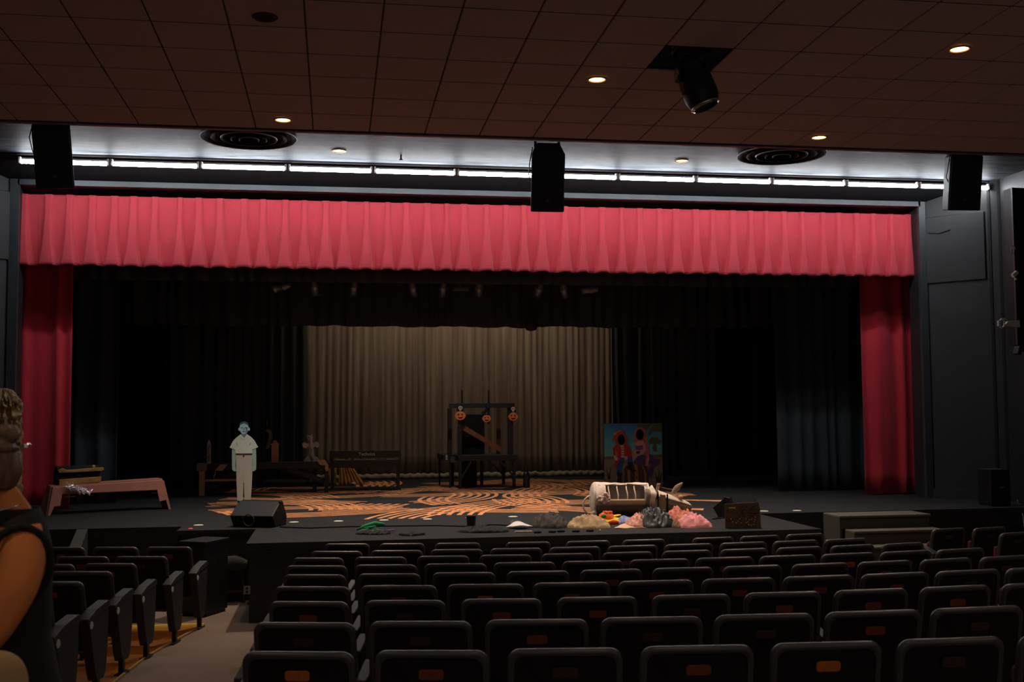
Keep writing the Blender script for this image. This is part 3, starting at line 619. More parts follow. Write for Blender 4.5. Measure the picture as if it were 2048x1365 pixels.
# ------------------------------------------------------------------ bench and chest at left
M_pink = mat('salmon painted wood', (176, 116, 102), .6, var=.08, scale=6)
M_pinkd = mat('dark underside', (70, 44, 40), .7)
p = PZ(95, 1032, SZ); q = PZ(341, 1019, SZ); W = (q-p).length; rz = math.atan2(q.y-p.y, q.x-p.x); k = (341-95)/W
t = thing('bench', 'long salmon pink bench with splayed ends on the stage at left', 'bench', p, rz)
H = .395
obj('front_board', MB().prism([(.06, H-.01), (W-.13, H+.03), (W-.10, H+.02), (W-.09, H-.10), (W-.14, H-.11), (.19, H-.11), (.17, H-.12)], -.02, .02), M_pink, t, bevel=.006)
obj('top_board', MB().add([(.03, .0, H-.012), (W-.12, .0, H+.03), (W-.12, .30, H+.03), (.03, .30, H-.012)], [(0, 1, 2, 3)]), M_pink, t, thick=.02)
obj('leg', MB().prism([(0, .0), (.03, 0), (.08, .12), (.16, .13), (.18, H-.10), (.17, H-.02), (.06, H-.01)], -.021, .021), M_pink, t)
obj('leg', MB().prism([(W+.0, 0), (W-.03, 0), (W-.07, .14), (W-.16, .12), (W-.20, H-.10), (W-.12, H+.01), (W-.10, H+.01)], -.021, .021), M_pink, t)
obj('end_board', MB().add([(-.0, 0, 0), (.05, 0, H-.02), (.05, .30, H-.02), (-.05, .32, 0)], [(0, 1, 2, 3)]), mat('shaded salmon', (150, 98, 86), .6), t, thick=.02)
obj('end_board', MB().add([(W, 0, 0), (W-.12, 0, H), (W-.12, .30, H), (W-.02, .32, 0)], [(0, 1, 2, 3)]), M_pink, t, thick=.02)
obj('back_board', MB().box(.08, W-.12, .28, .30, H-.14, H-.03), M_pink, t)
for x in (.22, W-.26): obj('cleat', MB().box(x, x+.14, .03, .1, H-.16, H-.145), mat('pale cleat', (160, 120, 95)), t)
zc = SZ+H-.01
M_gold = mat('aged gold wood', (190, 146, 80), .55, rgb2=(132, 94, 44), scale=14, stretch=(.4, 1, 1))
bp = lambda x, y, z: (Matrix.Translation(p) @ Matrix.Rotation(rz, 4, 'Z') @ Vector((x, y, z)))
t = thing('treasure_chest', 'black prop chest with two gold wood boards resting on the salmon bench', 'chest', bp(.40, .14, H+.005), rz+R(1.5))
obj('body', MB().box(-.29, .27, -.10, .12, .0, .15), M_matt, t, bevel=.01)
obj('lower_board', MB().prism([(-.26, .0), (.29, .03), (.30, .105), (-.265, .085)], -.135, -.10), M_gold, t, bevel=.006)
obj('upper_board', MB().prism([(-.27, .175), (.30, .185), (.33, .20), (.325, .235), (.20, .232), (-.16, .212), (-.22, .238), (-.28, .215)], -.145, -.10), M_gold, t, bevel=.006)
obj('lid', MB().lathe([(.125, -.28), (.125, .28)], 12, Matrix.Translation((0, .01, .14)) @ Matrix.Rotation(R(90), 4, 'Y'), R(90), R(270)), M_matt, t)
obj('corner_ball', MB().ball((.20, -.08, .245), .028, n=10, m=8), M_gold, t, smooth=True)
obj('hasp', MB().box(-.02, .03, -.106, -.10, .13, .14), mat('dull steel', (110, 110, 112), .4, .6), t)
rng = random.Random(8); t = thing('tinsel_garland', 'silver tinsel lump hanging over the bench front below the chest', 'tinsel', bp(.34, -.04, H-.03), rz)
mb = MB()
for i in range(260):
    a = rng.random(); c = Vector((-.08+.26*a+rng.gauss(0, .02), rng.gauss(-.01, .012), .03-.10*a+rng.gauss(0, .018))); d = Vector((rng.gauss(0, 1), rng.gauss(0, 1), rng.gauss(0, 1))).normalized()*.026; e = d.orthogonal().normalized()*.009
    mb.add([c-d, c+e, c+d, c-e], [(0, 1, 2, 3)])
obj('strands', mb, mat('silver foil', (245, 238, 242), .3, .6), t, kind='stuff')

# crumpled gold-brown column at the left edge
pp = PY(6, 900, 14.9); top = PY(6, 777, 14.9).z
mb = MB()
def rockf(a, b):
    th = 2*math.pi*a; z = SZ+(top-SZ)*b; r = .235*(1-.12*b)*(1-max(0, b-.86)**2*38) if b < .995 else .02
    v = Vector((math.cos(th)*1.4, math.sin(th)*1.4, z*2.6)); n = abs(noise.noise(v*1.5))*.09+abs(noise.noise(v*3.3))*.07+abs(noise.noise(v*7))*.03
    r = max(.01, r+.05-n); return (r*math.cos(th), r*math.sin(th), z)
o = obj('crumpled_rock_column', mb.grid(rockf, 90, 130), mat('crumpled gold paper', (176, 142, 88), .55, rgb2=(104, 80, 46), scale=10), loc=(pp.x-.02, 14.9, 0), smooth='auto')
tag(o, 'crumpled gold and brown paper rock column at the left frame edge', 'stage prop')

# ------------------------------------------------------------------ standee of a boy
def flat(name, pts, z, M, parent, m, fx, y0=0, th=.004, label=None):
    q = [fx(x, y) for x, y in pts]
    return obj(name, MB().prism(q, y0-th, y0, M), m, parent, label=label)
def ell(cx, cy, rx, ry, n=20): return [(cx+rx*math.cos(2*math.pi*i/n), cy+ry*math.sin(2*math.pi*i/n)) for i in range(n)]
p = PZ(487, 1016, SZ); D = (p-Vector((0, 0, EYE))).dot(FW); k = 6.825*F/D
fx = lambda x, y: ((x-258)/k, (1280-y)/k)
t = thing('boy_standee', 'flat cut-out standee of a boy in white shirt and trousers on the stage', 'standee', p, R(-12))
C = dict(skin=mat('print skin blue', (150, 186, 196), .6), shirt=mat('print shirt', (186, 200, 190), .6, var=.04, scale=14), trou=mat('print trousers', (168, 170, 164), .6, var=.04, scale=14, stretch=(3, 1, .4)), hair=mat('print hair', (52, 78, 100), .6), dark=mat('print dark', (20, 24, 28), .6), arm=mat('print arm', (140, 172, 160), .6), shade=mat('print shade', (96, 122, 132), .6), shoe=mat('print shoe', (200, 204, 200), .6))
flat('arm', [(95, 470), (150, 470), (150, 545), (141, 700), (152, 785), (125, 785), (98, 760), (95, 600)], 0, None, t, C['arm'], fx, 0, .012)
flat('arm', [(372, 470), (425, 470), (430, 600), (430, 760), (405, 785), (370, 785), (384, 700), (374, 545)], 0, None, t, C['arm'], fx, 0, .012)
flat('neck', [(222, 260), (298, 260), (300, 330), (262, 345), (222, 320)], 0, None, t, C['shade'], fx, 0, .012)
sh = flat('shirt', [(212, 283), (160, 320), (110, 370), (62, 462), (140, 492), (148, 548), (376, 548), (374, 490), (454, 460), (405, 370), (355, 320), (300, 283), (264, 338)], 0, None, t, C['shirt'], fx, -.002, .014)
flat('collar', [(212, 283), (262, 340), (245, 350), (196, 300)], 0, None, sh, C['shoe'], fx, -.016, .003); flat('collar', [(300, 283), (264, 340), (280, 350), (318, 300)], 0, None, sh, C['shoe'], fx, -.016, .003)
for x in (168, 345): flat('pocket_fold', [(x-12, 400), (x-6, 398), (x+12, 436), (x+5, 438)] if x < 200 else [(x+12, 400), (x+6, 398), (x-12, 436), (x-5, 438)], 0, None, sh, C['shade'], fx, -.016, .002)
flat('trousers', [(150, 556), (376, 556), (377, 800), (370, 1000), (355, 1212), (275, 1205), (268, 1040), (260, 900), (255, 1000), (248, 1212), (175, 1215), (160, 900)], 0, None, t, C['trou'], fx, 0, .012)
flat('belt', [(148, 543), (376, 543), (376, 558), (148, 556)], 0, None, t, C['dark'], fx, -.012, .005); flat('buckle', ell(258, 577, 12, 10, 10), 0, None, t, C['dark'], fx, -.012, .005)
flat('crease', [(256, 940), (266, 940), (266, 1060), (262, 1060)], 0, None, t, C['dark'], fx, -.012, .002)
flat('shoe', [(185, 1212), (245, 1212), (228, 1278), (180, 1280)], 0, None, t, C['shoe'], fx, 0, .014); flat('shoe', [(270, 1200), (362, 1205), (368, 1222), (290, 1245)], 0, None, t, C['shoe'], fx, 0, .014)
hd = flat('head', ell(258, 200, 62, 78, 26), 0, None, t, C['skin'], fx, -.001, .013)
flat('ear', ell(192, 212, 14, 22, 12), 0, None, hd, C['skin'], fx, 0, .011); flat('ear', ell(326, 212, 14, 22, 12), 0, None, hd, C['skin'], fx, 0, .011)
flat('hair', [(196, 170), (200, 135), (225, 112), (262, 104), (300, 116), (320, 140), (322, 172), (308, 150), (262, 128), (215, 146)], 0, None, hd, C['hair'], fx, -.013, .003)
flat('cheek_shade', [(285, 180), (312, 185), (308, 240), (280, 275), (285, 230)], 0, None, hd, C['shade'], fx, -.014, .001)
for x in (233, 285): flat('eye', ell(x, 192, 13, 5, 10), 0, None, hd, C['hair'], fx, -.014, .003)
flat('nose', [(256, 195), (264, 195), (268, 222), (252, 222)], 0, None, hd, C['shade'], fx, -.014, .002); flat('mouth', ell(258, 243, 18, 5, 10), 0, None, hd, C['hair'], fx, -.014, .003)
obj('rear_stand', MB().box(-.03, .03, .0, .22, 0, .012).bar((0, .2, .01), (0, .01, .6), .03, .012, (1, 0, 0)), C['dark'], t)

# ------------------------------------------------------------------ long black table with tomb props
p = PZ(403, 992, SZ); D = (p-Vector((0, 0, EYE))).dot(FW); k = 6.827*F/D
T0 = Vector((p.x, p.y, SZ)); X = lambda x: (x-130)/k; Z = lambda y: (900-y)/k
t = thing('long_prop_table', 'long rough black table with pale wood left leg, behind the standee', 'table', T0, R(4))
M_bw = mat('black painted wood', (26, 26, 27), .6, var=.2); M_rw = mat('raw wood', (186, 142, 108), .7, var=.12, scale=8, stretch=(1, 1, .2))
W = X(1870); H = Z(475)
obj('tabletop', MB().box(X(190), W, 0, .62, H-.10, H), M_bw, t, bevel=.004)
obj('end_block', MB().box(X(60), X(195), -.01, .5, H-.11, H), mat('grey raw wood', (120, 112, 108), .7, var=.15), t, bevel=.004)
obj('leg', MB().box(X(95), X(168), .0, .09, 0, H-.10), M_rw, t, label='raw wood leg')
obj('leg', MB().box(X(1640), X(1692), .25, .34, 0, H-.08), M_bw, t); obj('leg', MB().box(X(1792), X(1842), .0, .09, 0, H-.08), M_bw, t); obj('leg', MB().box(X(240), X(300), .3, .39, 0, H-.08), M_bw, t)
obj('brace', MB().bar((X(200), .05, .1), (X(640), .05, H-.12), .10, .03), M_bw, t); obj('brace', MB().bar((X(1290), .05, H-.10), (X(1820), .05, .18), .08, .03), M_bw, t); obj('brace', MB().bar((X(1180), .4, H-.10), (X(1600), .4, .2), .07, .03), M_bw, t)
obj('stretcher', MB().box(X(165), X(640), .03, .08, Z(712), Z(684)), M_rw, t)
obj('wood_patch', MB().prism([(X(305), Z(565)), (X(410), Z(565)), (X(472), Z(480)), (X(375), Z(480))], -.012, -.002), M_rw, t)
obj('wood_patch', MB().prism([(X(1725), Z(512)), (X(1838), Z(515)), (X(1790), Z(440)), (X(1675), Z(440))], -.012, -.002), M_rw, t)
obj('wood_patch', MB().prism([(X(1795), Z(518)), (X(1840), Z(518)), (X(1840), Z(590)), (X(1815), Z(605)), (X(1795), Z(570))], -.012, -.002), M_rw, t)
obj('torn_edge', MB().prism([(X(310), Z(565)), (X(318), Z(600)), (X(290), Z(662)), (X(282), Z(650)), (X(300), Z(610))], -.008, -.002), M_rw, t)
M4 = t.matrix_basis
def on_table(x, y, z): return Matrix.Translation(T0) @ Matrix.Rotation(R(4), 4, 'Z') @ Vector((x, y, z))
M_st = mat('grey painted stone', (168, 160, 156), .8, var=.25, scale=14, bump=.4)
g = thing('obelisk_tombstone', 'narrow grey pointed tombstone at the left end of the long table', 'tombstone', on_table(X(217), .15, H+.001), R(4))
obj('shaft', MB().prism([(-.034, 0), (.034, 0), (.031, .34), (.0, .41), (-.031, .34)], -.03, .03), M_st, g, bevel=.005)
rng = random.Random(4)
for i in range(9): obj('carving', MB().box(rng.uniform(-.02, -.005), rng.uniform(.005, .02), -.034, -.03, .05+.032*i, .068+.032*i), mat('dark carving', (50, 48, 48)), g)
g = thing('brick_tombstone', 'reddish brick tombstone with arched top on the long table', 'tombstone', on_table(X(1110), .15, H+.001), R(4))
M_br = mat('reddish brick', (168, 122, 114), .8, var=.25, scale=20); M_mor = mat('mortar', (120, 105, 100), .9)
obj('core', MB().box(-.062, .062, -.03, .03, 0, .31), M_mor, g)
for j in range(10):
    for i in range(3 if j % 2 else 2):
        wb = .12/(3 if j % 2 else 2); x = -.06+wb*i
        obj('brick', MB().box(x+.002, x+wb-.002, -.036, -.03, .004+.0305*j, .030+.0305*j), M_br, g)
obj('cap', MB().box(-.075, .075, -.04, .04, .31, .325), M_br, g, bevel=.003)
obj('arch', MB().prism([(.045*math.cos(math.pi*i/12), .325+.055*math.sin(math.pi*i/12)) for i in range(13)], -.03, .03), M_br, g); obj('medallion', MB().lathe([(0, .004), (.022, .003), (.025, 0)], 16, Matrix.Translation((0, -.031, .345)) @ Matrix.Rotation(R(90), 4, 'X')), M_mor, g)
g = thing('cross_tombstone', 'grey stone cross tombstone with flared base at the right end of the long table', 'tombstone', on_table(X(1612), .2, H+.001), R(4))
cxo = lambda x, y: ((x-1612)/k, (428-y)/k)
obj('cross', MB().prism([cxo(*q) for q in [(1500, 428), (1730, 428), (1700, 370), (1650, 340), (1635, 230), (1660, 210), (1700, 235), (1720, 200), (1705, 150), (1670, 145), (1640, 170), (1622, 150), (1632, 60), (1610, 42), (1590, 58), (1545, 48), (1545, 80), (1575, 150), (1555, 170), (1510, 148), (1480, 170), (1490, 220), (1530, 238), (1565, 215), (1578, 240), (1575, 340), (1530, 370)]], -.035, .035), M_st, g, bevel=.008)
obj('vine', MB().tube([Vector((cxo(x, y)[0], -.04, cxo(x, y)[1])) for x, y in [(1570, 60), (1600, 120), (1590, 200), (1620, 260), (1600, 330), (1640, 400)]], .012, 6), mat('pale stone vine', (150, 144, 142), .8), g, smooth=True)
# gold twisted rope piece on a thin pole behind the table
g = thing('gold_rope_coil', 'gold striped rope coil hung on a thin pole left of the brick tombstone', 'rope', on_table(X(1010), .72, -H-0+H), R(4))
xz = lambda y: Z(y)
obj('pole', MB().cyl((-.01, 0.03, 0.0), (-.01, .03, Z(-118)), .006, n=6), M_blackm, g); obj('tip', MB().cyl((-.01, 0, Z(-30)), (-.01, 0, Z(-118)), .005, .003, n=6), M_gold, g)
cpts = [(-.0, -.0, Z(30)), (.03, 0, Z(60)), (.045, 0, Z(110)), (.035, 0, Z(160)), (.015, 0, Z(210)), (.005, 0, Z(250)), (-.005, 0, Z(290))]
obj('cord', MB().tube(cpts, [.012, .022, .026, .024, .02, .015, .008], 8), mat('dark cord', (60, 36, 20)), g, smooth=True)
for i in range(13):
    a = i/12*5.999; i0 = int(a); c = Vector(cpts[i0]).lerp(Vector(cpts[i0+1]), a-i0)
    obj('gold_turn', MB().tube([c+Vector((.03*math.cos(b*.7), .03*math.sin(b*.7), .012*math.cos(b*.7))) for b in range(8)], .009, 5), M_gold, g, smooth=True)

# dark risers seen under / beside
tag(obj('low_riser', MB().box(-1.4, -.2, 20.9, 21.7, SZ, SZ+.10), M_stage, bevel=.01), 'low black riser on the floor behind the long table', 'riser')
tag(obj('low_riser', MB().box(6.2, 6.9, 19.4, 20.2, SZ, SZ+.13), M_stage, bevel=.01), 'low black riser at the right behind the photo board', 'riser')

# ------------------------------------------------------------------ digital piano
p = PZ(659, 983, SZ); q = PZ(802, 981, SZ); W = (q-p).length; rz = math.atan2(q.y-p.y, q.x-p.x); k = 3.935*143/(W*3.935)  # px per m
kk = 143/W*3.935
Zp = lambda y: (872-y)/kk
t = thing('digital_piano', 'black digital piano on its stand, white lettering on the back', 'piano', p, rz)
M_pn = mat('piano black', (24, 19, 17), .45)
obj('back_panel', MB().box(0, W, -.02, .05, Zp(612), Zp(557)), M_pn, t, bevel=.004)
obj('key_bed', MB().box(.03, W-.03, -.01, .34, Zp(688), Zp(636)), M_pn, t, bevel=.004)
obj('side_cheek', MB().box(0, .045, -.03, .36, Zp(690), Zp(557)), M_pn, t, bevel=.004); obj('side_cheek', MB().box(W-.045, W, -.03, .36, Zp(690), Zp(557)), M_pn, t, bevel=.004)
obj('leg', MB().box(.02, .075, .02, .10, 0.02, Zp(690)), M_pn, t); obj('leg', MB().box(W-.08, W-.02, .02, .10, .02, Zp(690)), M_pn, t)
obj('base_rail', MB().box(-.01, W, .0, .34, 0, .045), M_pn, t, bevel=.004)
for a, b in ((.12, .30), (.42, .58), (.60, .78), (W-.25, W-.10)): obj('paper', MB().box(a, b, .02, .2, Zp(636), Zp(628)), mat('pale papers', (150, 140, 122), .7), t)
fc = bpy.data.curves.new('lettering', 'FONT'); fc.body = 'Technics'; fc.size = .082; fc.align_x = 'CENTER'; fc.extrude = .001
fo = bpy.data.objects.new('lettering', fc); COL.objects.link(fo); fo.rotation_euler = (R(90), 0, 0)
bpy.context.view_layer.update(); me = bpy.data.meshes.new_from_object(fo); bpy.data.objects.remove(fo)
lo = bpy.data.objects.new('lettering', me); COL.objects.link(lo); lo.parent = t; lo.location = (W*.52, -.023, Zp(594)); lo.rotation_euler = (R(90), 0, 0); me.materials.clear(); me.materials.append(mat('lettering', (205, 200, 188), .4))
# gold pleated cloth prop behind piano
t = thing('gold_cloth_tent', 'gold and rust pleated cloth prop between table and piano', 'cloth prop', PZ(690, 972, SZ)+Vector((0, .25, 0)), 0)
def tent(a, b):
    x = -.34+.16*(1-b)+a*(.62-.2*b)+.10*b; y = -.06*math.cos(a*26)*.4*b-.12*(1-b); return (x, y-.1, .37*(b)+.0)
obj('pleated_cloth', MB().grid(lambda a, b: (-.12+.50*a*(1-.45*b)+.02*b, -.1*(1-b)+.018*math.sin(a*40), .34*b*(1-.12*a)), 60, 4), mat('rust gold cloth', (168, 92, 48), .7, rgb2=(200, 150, 60), scale=9, stretch=(4, 1, .6)), t, smooth=True, thick=.004)
obj('gold_panel', MB().grid(lambda a, b: (-.34+.18*a, -.03+.02*math.sin(a*9+b*5), .42*b-.04*a*b), 10, 8), mat('yellow gold cloth', (170, 138, 60), .6, var=.2), t, smooth=True, thick=.004)
obj('gold_top', MB().tube([(-.32, 0, .38), (-.2, -.02, .33), (-.05, 0, .37), (.08, -.01, .35)], .018, 6), mat('yellow gold cloth', (170, 138, 60)), t, smooth=True)
obj('white_scrap', MB().ball((.16, -.14, .03), .05, .03, .025, 8, 6), mat('white scrap', (190, 190, 190)), t, smooth=True)

# ------------------------------------------------------------------ gallows frame platform
p = PZ(918, 979, SZ); D = (p-Vector((0, 0, EYE))).dot(FW); k = 6.205*F/D
X = lambda x: (x-240)/k; Z = lambda y: (1300-y)/k
t = thing('gallows_platform', 'black timber gallows frame on a high platform before the backdrop', 'platform', p, R(2))
H = Z(885); DP = 1.15
obj('platform_top', MB().box(X(235), X(985), 0, DP, H-.10, H), M_bw, t, bevel=.004)
for x, y in ((240, 0), (925, 0), (250, DP-.08), (930, DP-.08), (590, DP-.5)): obj('leg', MB().box(X(x), X(x+34), y, y+.07, 0, H-.08), M_bw, t)
for a, b, y in ((640, 830, .3), (760, 920, .02), (860, 900, .6)): obj('brace', MB().bar((X(a), y, H-.1), (X(b), y, H-.36), .03, .03), M_bw, t)
obj('brace', MB().bar((X(400), .02, H-.1), (X(265), .02, H-.42), .03, .03), M_bw, t)
obj('side_shelf', MB().box(X(75), X(235), .35, 1.2, H-.10, H-.0), M_bw, t); obj('leg', MB().box(X(160), X(185), .4, .45, 0, H-.1), M_bw, t); obj('leg', MB().box(X(88), X(108), 1.1, 1.15, 0, H-.1), M_bw, t)
obj('tape_mark', MB().box(X(105), X(130), .34, .352, H-.09, H+.0), mat('grey tape', (150, 150, 150)), t); obj('pale_block', MB().box(X(165), X(222), .33, .352, H-.14, H-.03), mat('dim grey board', (70, 64, 58)), t)
obj('post', MB().box(X(240), X(290), .10, .16, H, Z(296)), M_bw, t); obj('post', MB().box(X(150), X(202), .5, .56, H-.05, Z(296)), M_bw, t); obj('post', MB().box(X(882), X(945), .12, .2, H, Z(290)), M_bw, t)
obj('post', MB().box(X(782), X(832), .5, .54, H, Z(290)), mat('brown timber', (82, 48, 34), .7, var=.15), t, label='brown timber post')
obj('crossbeam', MB().box(X(135), X(962), .08, .14, Z(296), Z(236)), M_bw, t, bevel=.004)
for x in (303, 643): obj('pole', MB().cyl((X(x), .2, Z(500)), (X(x), .2, Z(68)), .017, n=10), M_bw, t)
obj('diagonal_plank', MB().bar((X(300), .17, Z(530)), (X(800), .17, Z(830)), .085, .02), mat('brown timber plank', (120, 72, 50), .7, var=.15), t, label='brown diagonal plank')
obj('backing_panel', MB().box(X(318), X(638), .62, .66, H, Z(376)), M_matt, t); obj('lower_panel', MB().box(X(290), X(522), .5, .54, 0.0, H-.1), M_matt, t)
M_pk = mat('orange pumpkin card', (222, 122, 62), .6, var=.15, scale=20); M_bone = mat('bone card', (200, 180, 168), .6)
for i, (x, y, r, sk, l) in enumerate([(265, 390, 64, (265, 292), 'orange jack-o-lantern sign with skeleton hanging at the left of the gallows beam'), (598, 428, 52, None, 'orange jack-o-lantern sign with black figure hanging mid gallows beam'), (938, 408, 58, (938, 308), 'orange jack-o-lantern sign with skeleton hanging at the right of the gallows beam')]):
    g = thing('pumpkin_sign', l, 'sign', Matrix.Translation(p) @ Matrix.Rotation(R(2), 4, 'Z') @ Vector((X(x), .055, Z(y))), R(2), 'pumpkin signs on the gallows')
    rr = r/k; s = rr/.06
    pm = obj('pumpkin', MB().prism([((rr*1.04+.003*math.cos(6*a))*math.cos(a), rr*.86*math.sin(a)) for a in [2*math.pi*i_/28 for i_ in range(28)]], -.01, 0), M_pk, g)
    for sx in (-1, 1): obj('eye', MB().prism([(sx*.022*s-.012*s, .008*s), (sx*.022*s+.012*s, .008*s), (sx*.022*s, .028*s)], -.013, -.01), M_matt, pm)
    obj('mouth', MB().prism([(-.032*s, -.008*s), (-.015*s, -.018*s), (.015*s, -.018*s), (.032*s, -.008*s), (.02*s, -.034*s), (-.02*s, -.034*s)], -.013, -.01), M_matt, pm)
    if sk:
        z = (y-sk[1])/k; obj('backing_card', MB().prism([(-.07, z-.05), (.05, z-.07), (.06, z+.02), (.02, z+.04), (-.05, z+.03)], -.003, 0), M_matt, g)
        sl = obj('skull', MB().prism([(a/k, z+b/k) for a, b in ell(0, 0, 28, 24, 18)]+[], -.014, -.004), M_bone, g); obj('jaw', MB().box(-.018, .018, -.013, -.004, z-.05, z-.03), M_bone, g)
        for sx in (-1, 1): obj('eye_socket', MB().prism([(sx*.014+.009*math.cos(a), z+.01*math.sin(a)) for a in [math.pi*q/5 for q in range(10)]], -.016, -.014), M_matt, sl)
        obj('ribs', MB().box(-.03, .03, -.012, -.004, z-.075, z-.066).box(-.024, .024, -.012, -.004, z-.09, z-.083), M_bone, g)
    else:
        obj('black_figure', MB().prism([(-.05, .05), (.05, .05), (.07, .12), (.03, .14), (.02, .19), (-.02, .19), (-.04, .14), (-.1, .11), (-.08, .08)], -.006, 0), M_matt, g); obj('hat_bit', MB().ball((0, -.01, .09), .018), mat('grey bit', (100, 100, 100)), g)
    obj('string', MB().box(-.002, .002, -.003, 0, rr*.8, max(rr*.9, (y-236)/k-.0)), M_matt, g)
obj('gold_tassel', MB().box(X(212), X(232), .04, .07, Z(520), Z(440)), mat('gold tassel', (110, 70, 34)), t)
# lantern / canister at the right of the platform
p = PZ(1053, 976, SZ); t = thing('dark_canister', 'tall dark canister with domed lid right of the gallows platform', 'canister', p)
obj('body', MB().lathe([(0, 0), (.062, 0), (.066, .02), (.062, .05), (.062, .24), (.05, .27), (.03, .29)], 20), mat('dark canister', (40, 34, 34), .4), t, smooth='auto'); obj('lid', MB().lathe([(.032, .285), (.034, .31), (.02, .335), (0, .34)], 16), M_blackm, t, smooth='auto')
for z in (.08, .14, .2): obj('band', MB().lathe([(.064, z), (.067, z+.006), (.064, z+.012)], 20), M_arm, t, smooth=True)
# ------------------------------------------------------------------ painted photo board
p = PZ(1209, 973, SZ); q = PZ(1328, 972, SZ); D = (p-Vector((0, 0, EYE))).dot(FW); k = 9.1*F/D
t = thing('photo_board', 'painted face-in-the-hole board with pirate and mermaid on a beach', 'board', p, R(-8))
fx = lambda x, y: ((x-80)/k, (1215-y)/k)
obj('panel', MB().prism([fx(80, 1215), fx(1150, 1215), fx(1145, 78), fx(80, 80)], 0, .02), mat('board edge', (110, 105, 90), .6), t)
m = bpy.data.materials.new('painted sky'); m.use_nodes = True; N = m.node_tree.nodes; L = m.node_tree.links
tc = N.new('ShaderNodeTexCoord'); sp = N.new('ShaderNodeSeparateXYZ'); rp = N.new('ShaderNodeValToRGB'); mr = N.new('ShaderNodeMapRange')
L.new(tc.outputs['Object'], sp.inputs[0]); L.new(sp.outputs[2], mr.inputs[0]); mr.inputs[1].default_value = fx(0, 680)[1]; mr.inputs[2].default_value = fx(0, 80)[1]
L.new(mr.outputs[0], rp.inputs[0]); rp.color_ramp.elements[0].color = (*lin((110, 196, 190)), 1); rp.color_ramp.elements[1].color = (*lin((40, 120, 200)), 1)
e_ = rp.color_ramp.elements.new(.35); e_.color = (*lin((90, 190, 205)), 1)
L.new(rp.outputs[0], N['Principled BSDF'].inputs['Base Color']); N['Principled BSDF'].inputs['Roughness'].default_value = .6
lay = [0]
def pt(name, pts, rgb, parent=t):
    lay[0] += 1; y = -.0006*lay[0]
    return obj(name, MB().prism([fx(a, b) for a, b in pts], y-.0012, y), mat('paint %d %d %d' % rgb, rgb, .6, var=.08, scale=18), parent)
obj('painted_sky', MB().prism([fx(88, 700), fx(1140, 700), fx(1138, 86), fx(88, 88)], -.0006, 0), m, t)
pt('painted_sand', [(88, 680), (1142, 645), (1146, 1212), (88, 1212)], (150, 130, 112)); 
pt('sand_shadow', [(88, 680), (1142, 645), (1142, 700), (88, 735)], (120, 92, 82))
OL = (92, 92, 58)
pt('palm_frond', [(690, 95), (760, 88), (975, 92), (930, 130), (880, 190), (845, 200), (800, 150), (750, 140), (710, 160)], OL)
pt('palm_frond', [(985, 120), (1060, 90), (1135, 95), (1135, 250), (1080, 235), (1000, 225), (950, 260), (895, 300), (905, 230), (940, 180)], OL)
pt('palm_frond', [(893, 400), (940, 345), (1010, 325), (1075, 345), (1125, 405), (1095, 475), (1060, 450), (1035, 470), (1045, 540), (1035, 605), (985, 585), (962, 540), (985, 470), (960, 450), (910, 460)], OL)
pt('grass_tuft', [(150, 1100), (105, 860), (150, 1000), (160, 1010), (215, 830), (185, 1010), (190, 1100)], (60, 62, 50)); pt('grass_tuft', [(1030, 1150), (1000, 960), (1050, 1080), (1080, 900), (1085, 1080), (1135, 950), (1110, 1150)], (60, 62, 50))
pt('barrel', [(445, 900), (475, 845), (560, 830), (780, 830), (860, 860), (885, 1000), (888, 1212), (435, 1212)], (84, 58, 52))
for pts in ([(498, 930), (548, 930), (560, 1212), (512, 1212)], [(628, 828), (688, 828), (712, 1212), (642, 1212)], [(755, 842), (790, 850), (845, 1000), (852, 1212), (818, 1212), (805, 960)]): pt('gold_stave', pts, (176, 124, 56))
pt('knot', ell(668, 1060, 20, 28, 12), (110, 70, 40))
pt('mermaid_tail', [(620, 800), (660, 720), (740, 670), (850, 650), (930, 640), (970, 670), (990, 720), (1110, 730), (1080, 830), (990, 880), (965, 980), (925, 1050), (870, 1075), (868, 930), (925, 870), (935, 800), (900, 830), (700, 838)], (92, 62, 122))
pt('mermaid_hair', [(636, 250), (665, 180), (720, 150), (775, 150), (835, 200), (862, 300), (880, 450), (900, 600), (905, 680), (880, 800), (845, 850), (828, 800), (845, 700), (800, 420), (720, 380), (650, 470), (634, 400)], (206, 110, 96))
pt('mermaid_body', [(650, 430), (735, 385), (800, 395), (838, 460), (840, 560), (805, 635), (710, 670), (660, 660), (600, 590), (585, 540), (615, 515), (655, 590), (650, 500)], (222, 160, 160))
pt('mermaid_top', [(652, 478), (715, 495), (785, 470), (792, 550), (720, 568), (658, 555)], (130, 80, 140)); pt('mirror', ell(700, 610, 42, 26, 14), (80, 60, 90)); pt('pale_shell', [(585, 620), (640, 600), (690, 670), (640, 730), (600, 770), (585, 700)], (190, 170, 160)); pt('forearm', [(870, 700), (890, 660), (905, 700), (880, 860), (840, 850)], (222, 160, 160))
pt('pirate_leg', [(385, 690), (440, 700), (430, 780), (392, 860), (385, 970), (305, 970), (318, 830), (350, 740)], (34, 92, 176)); pt('pirate_leg', [(495, 700), (590, 690), (590, 780), (515, 785)], (34, 92, 176))
pt('boot', [(298, 965), (405, 975), (392, 1090), (392, 1175), (300, 1180), (322, 1060)], (28, 26, 28)); pt('boot', [(505, 775), (600, 785), (598, 890), (672, 945), (580, 962), (512, 890)], (28, 26, 28))
pt('striped_shirt', [(365, 475), (445, 470), (442, 700), (390, 695)], (222, 200, 190))
for j in range(4): pt('shirt_stripe', [(380, 510+45*j), (436, 508+45*j), (436, 522+45*j), (382, 524+45*j)], (170, 60, 60))
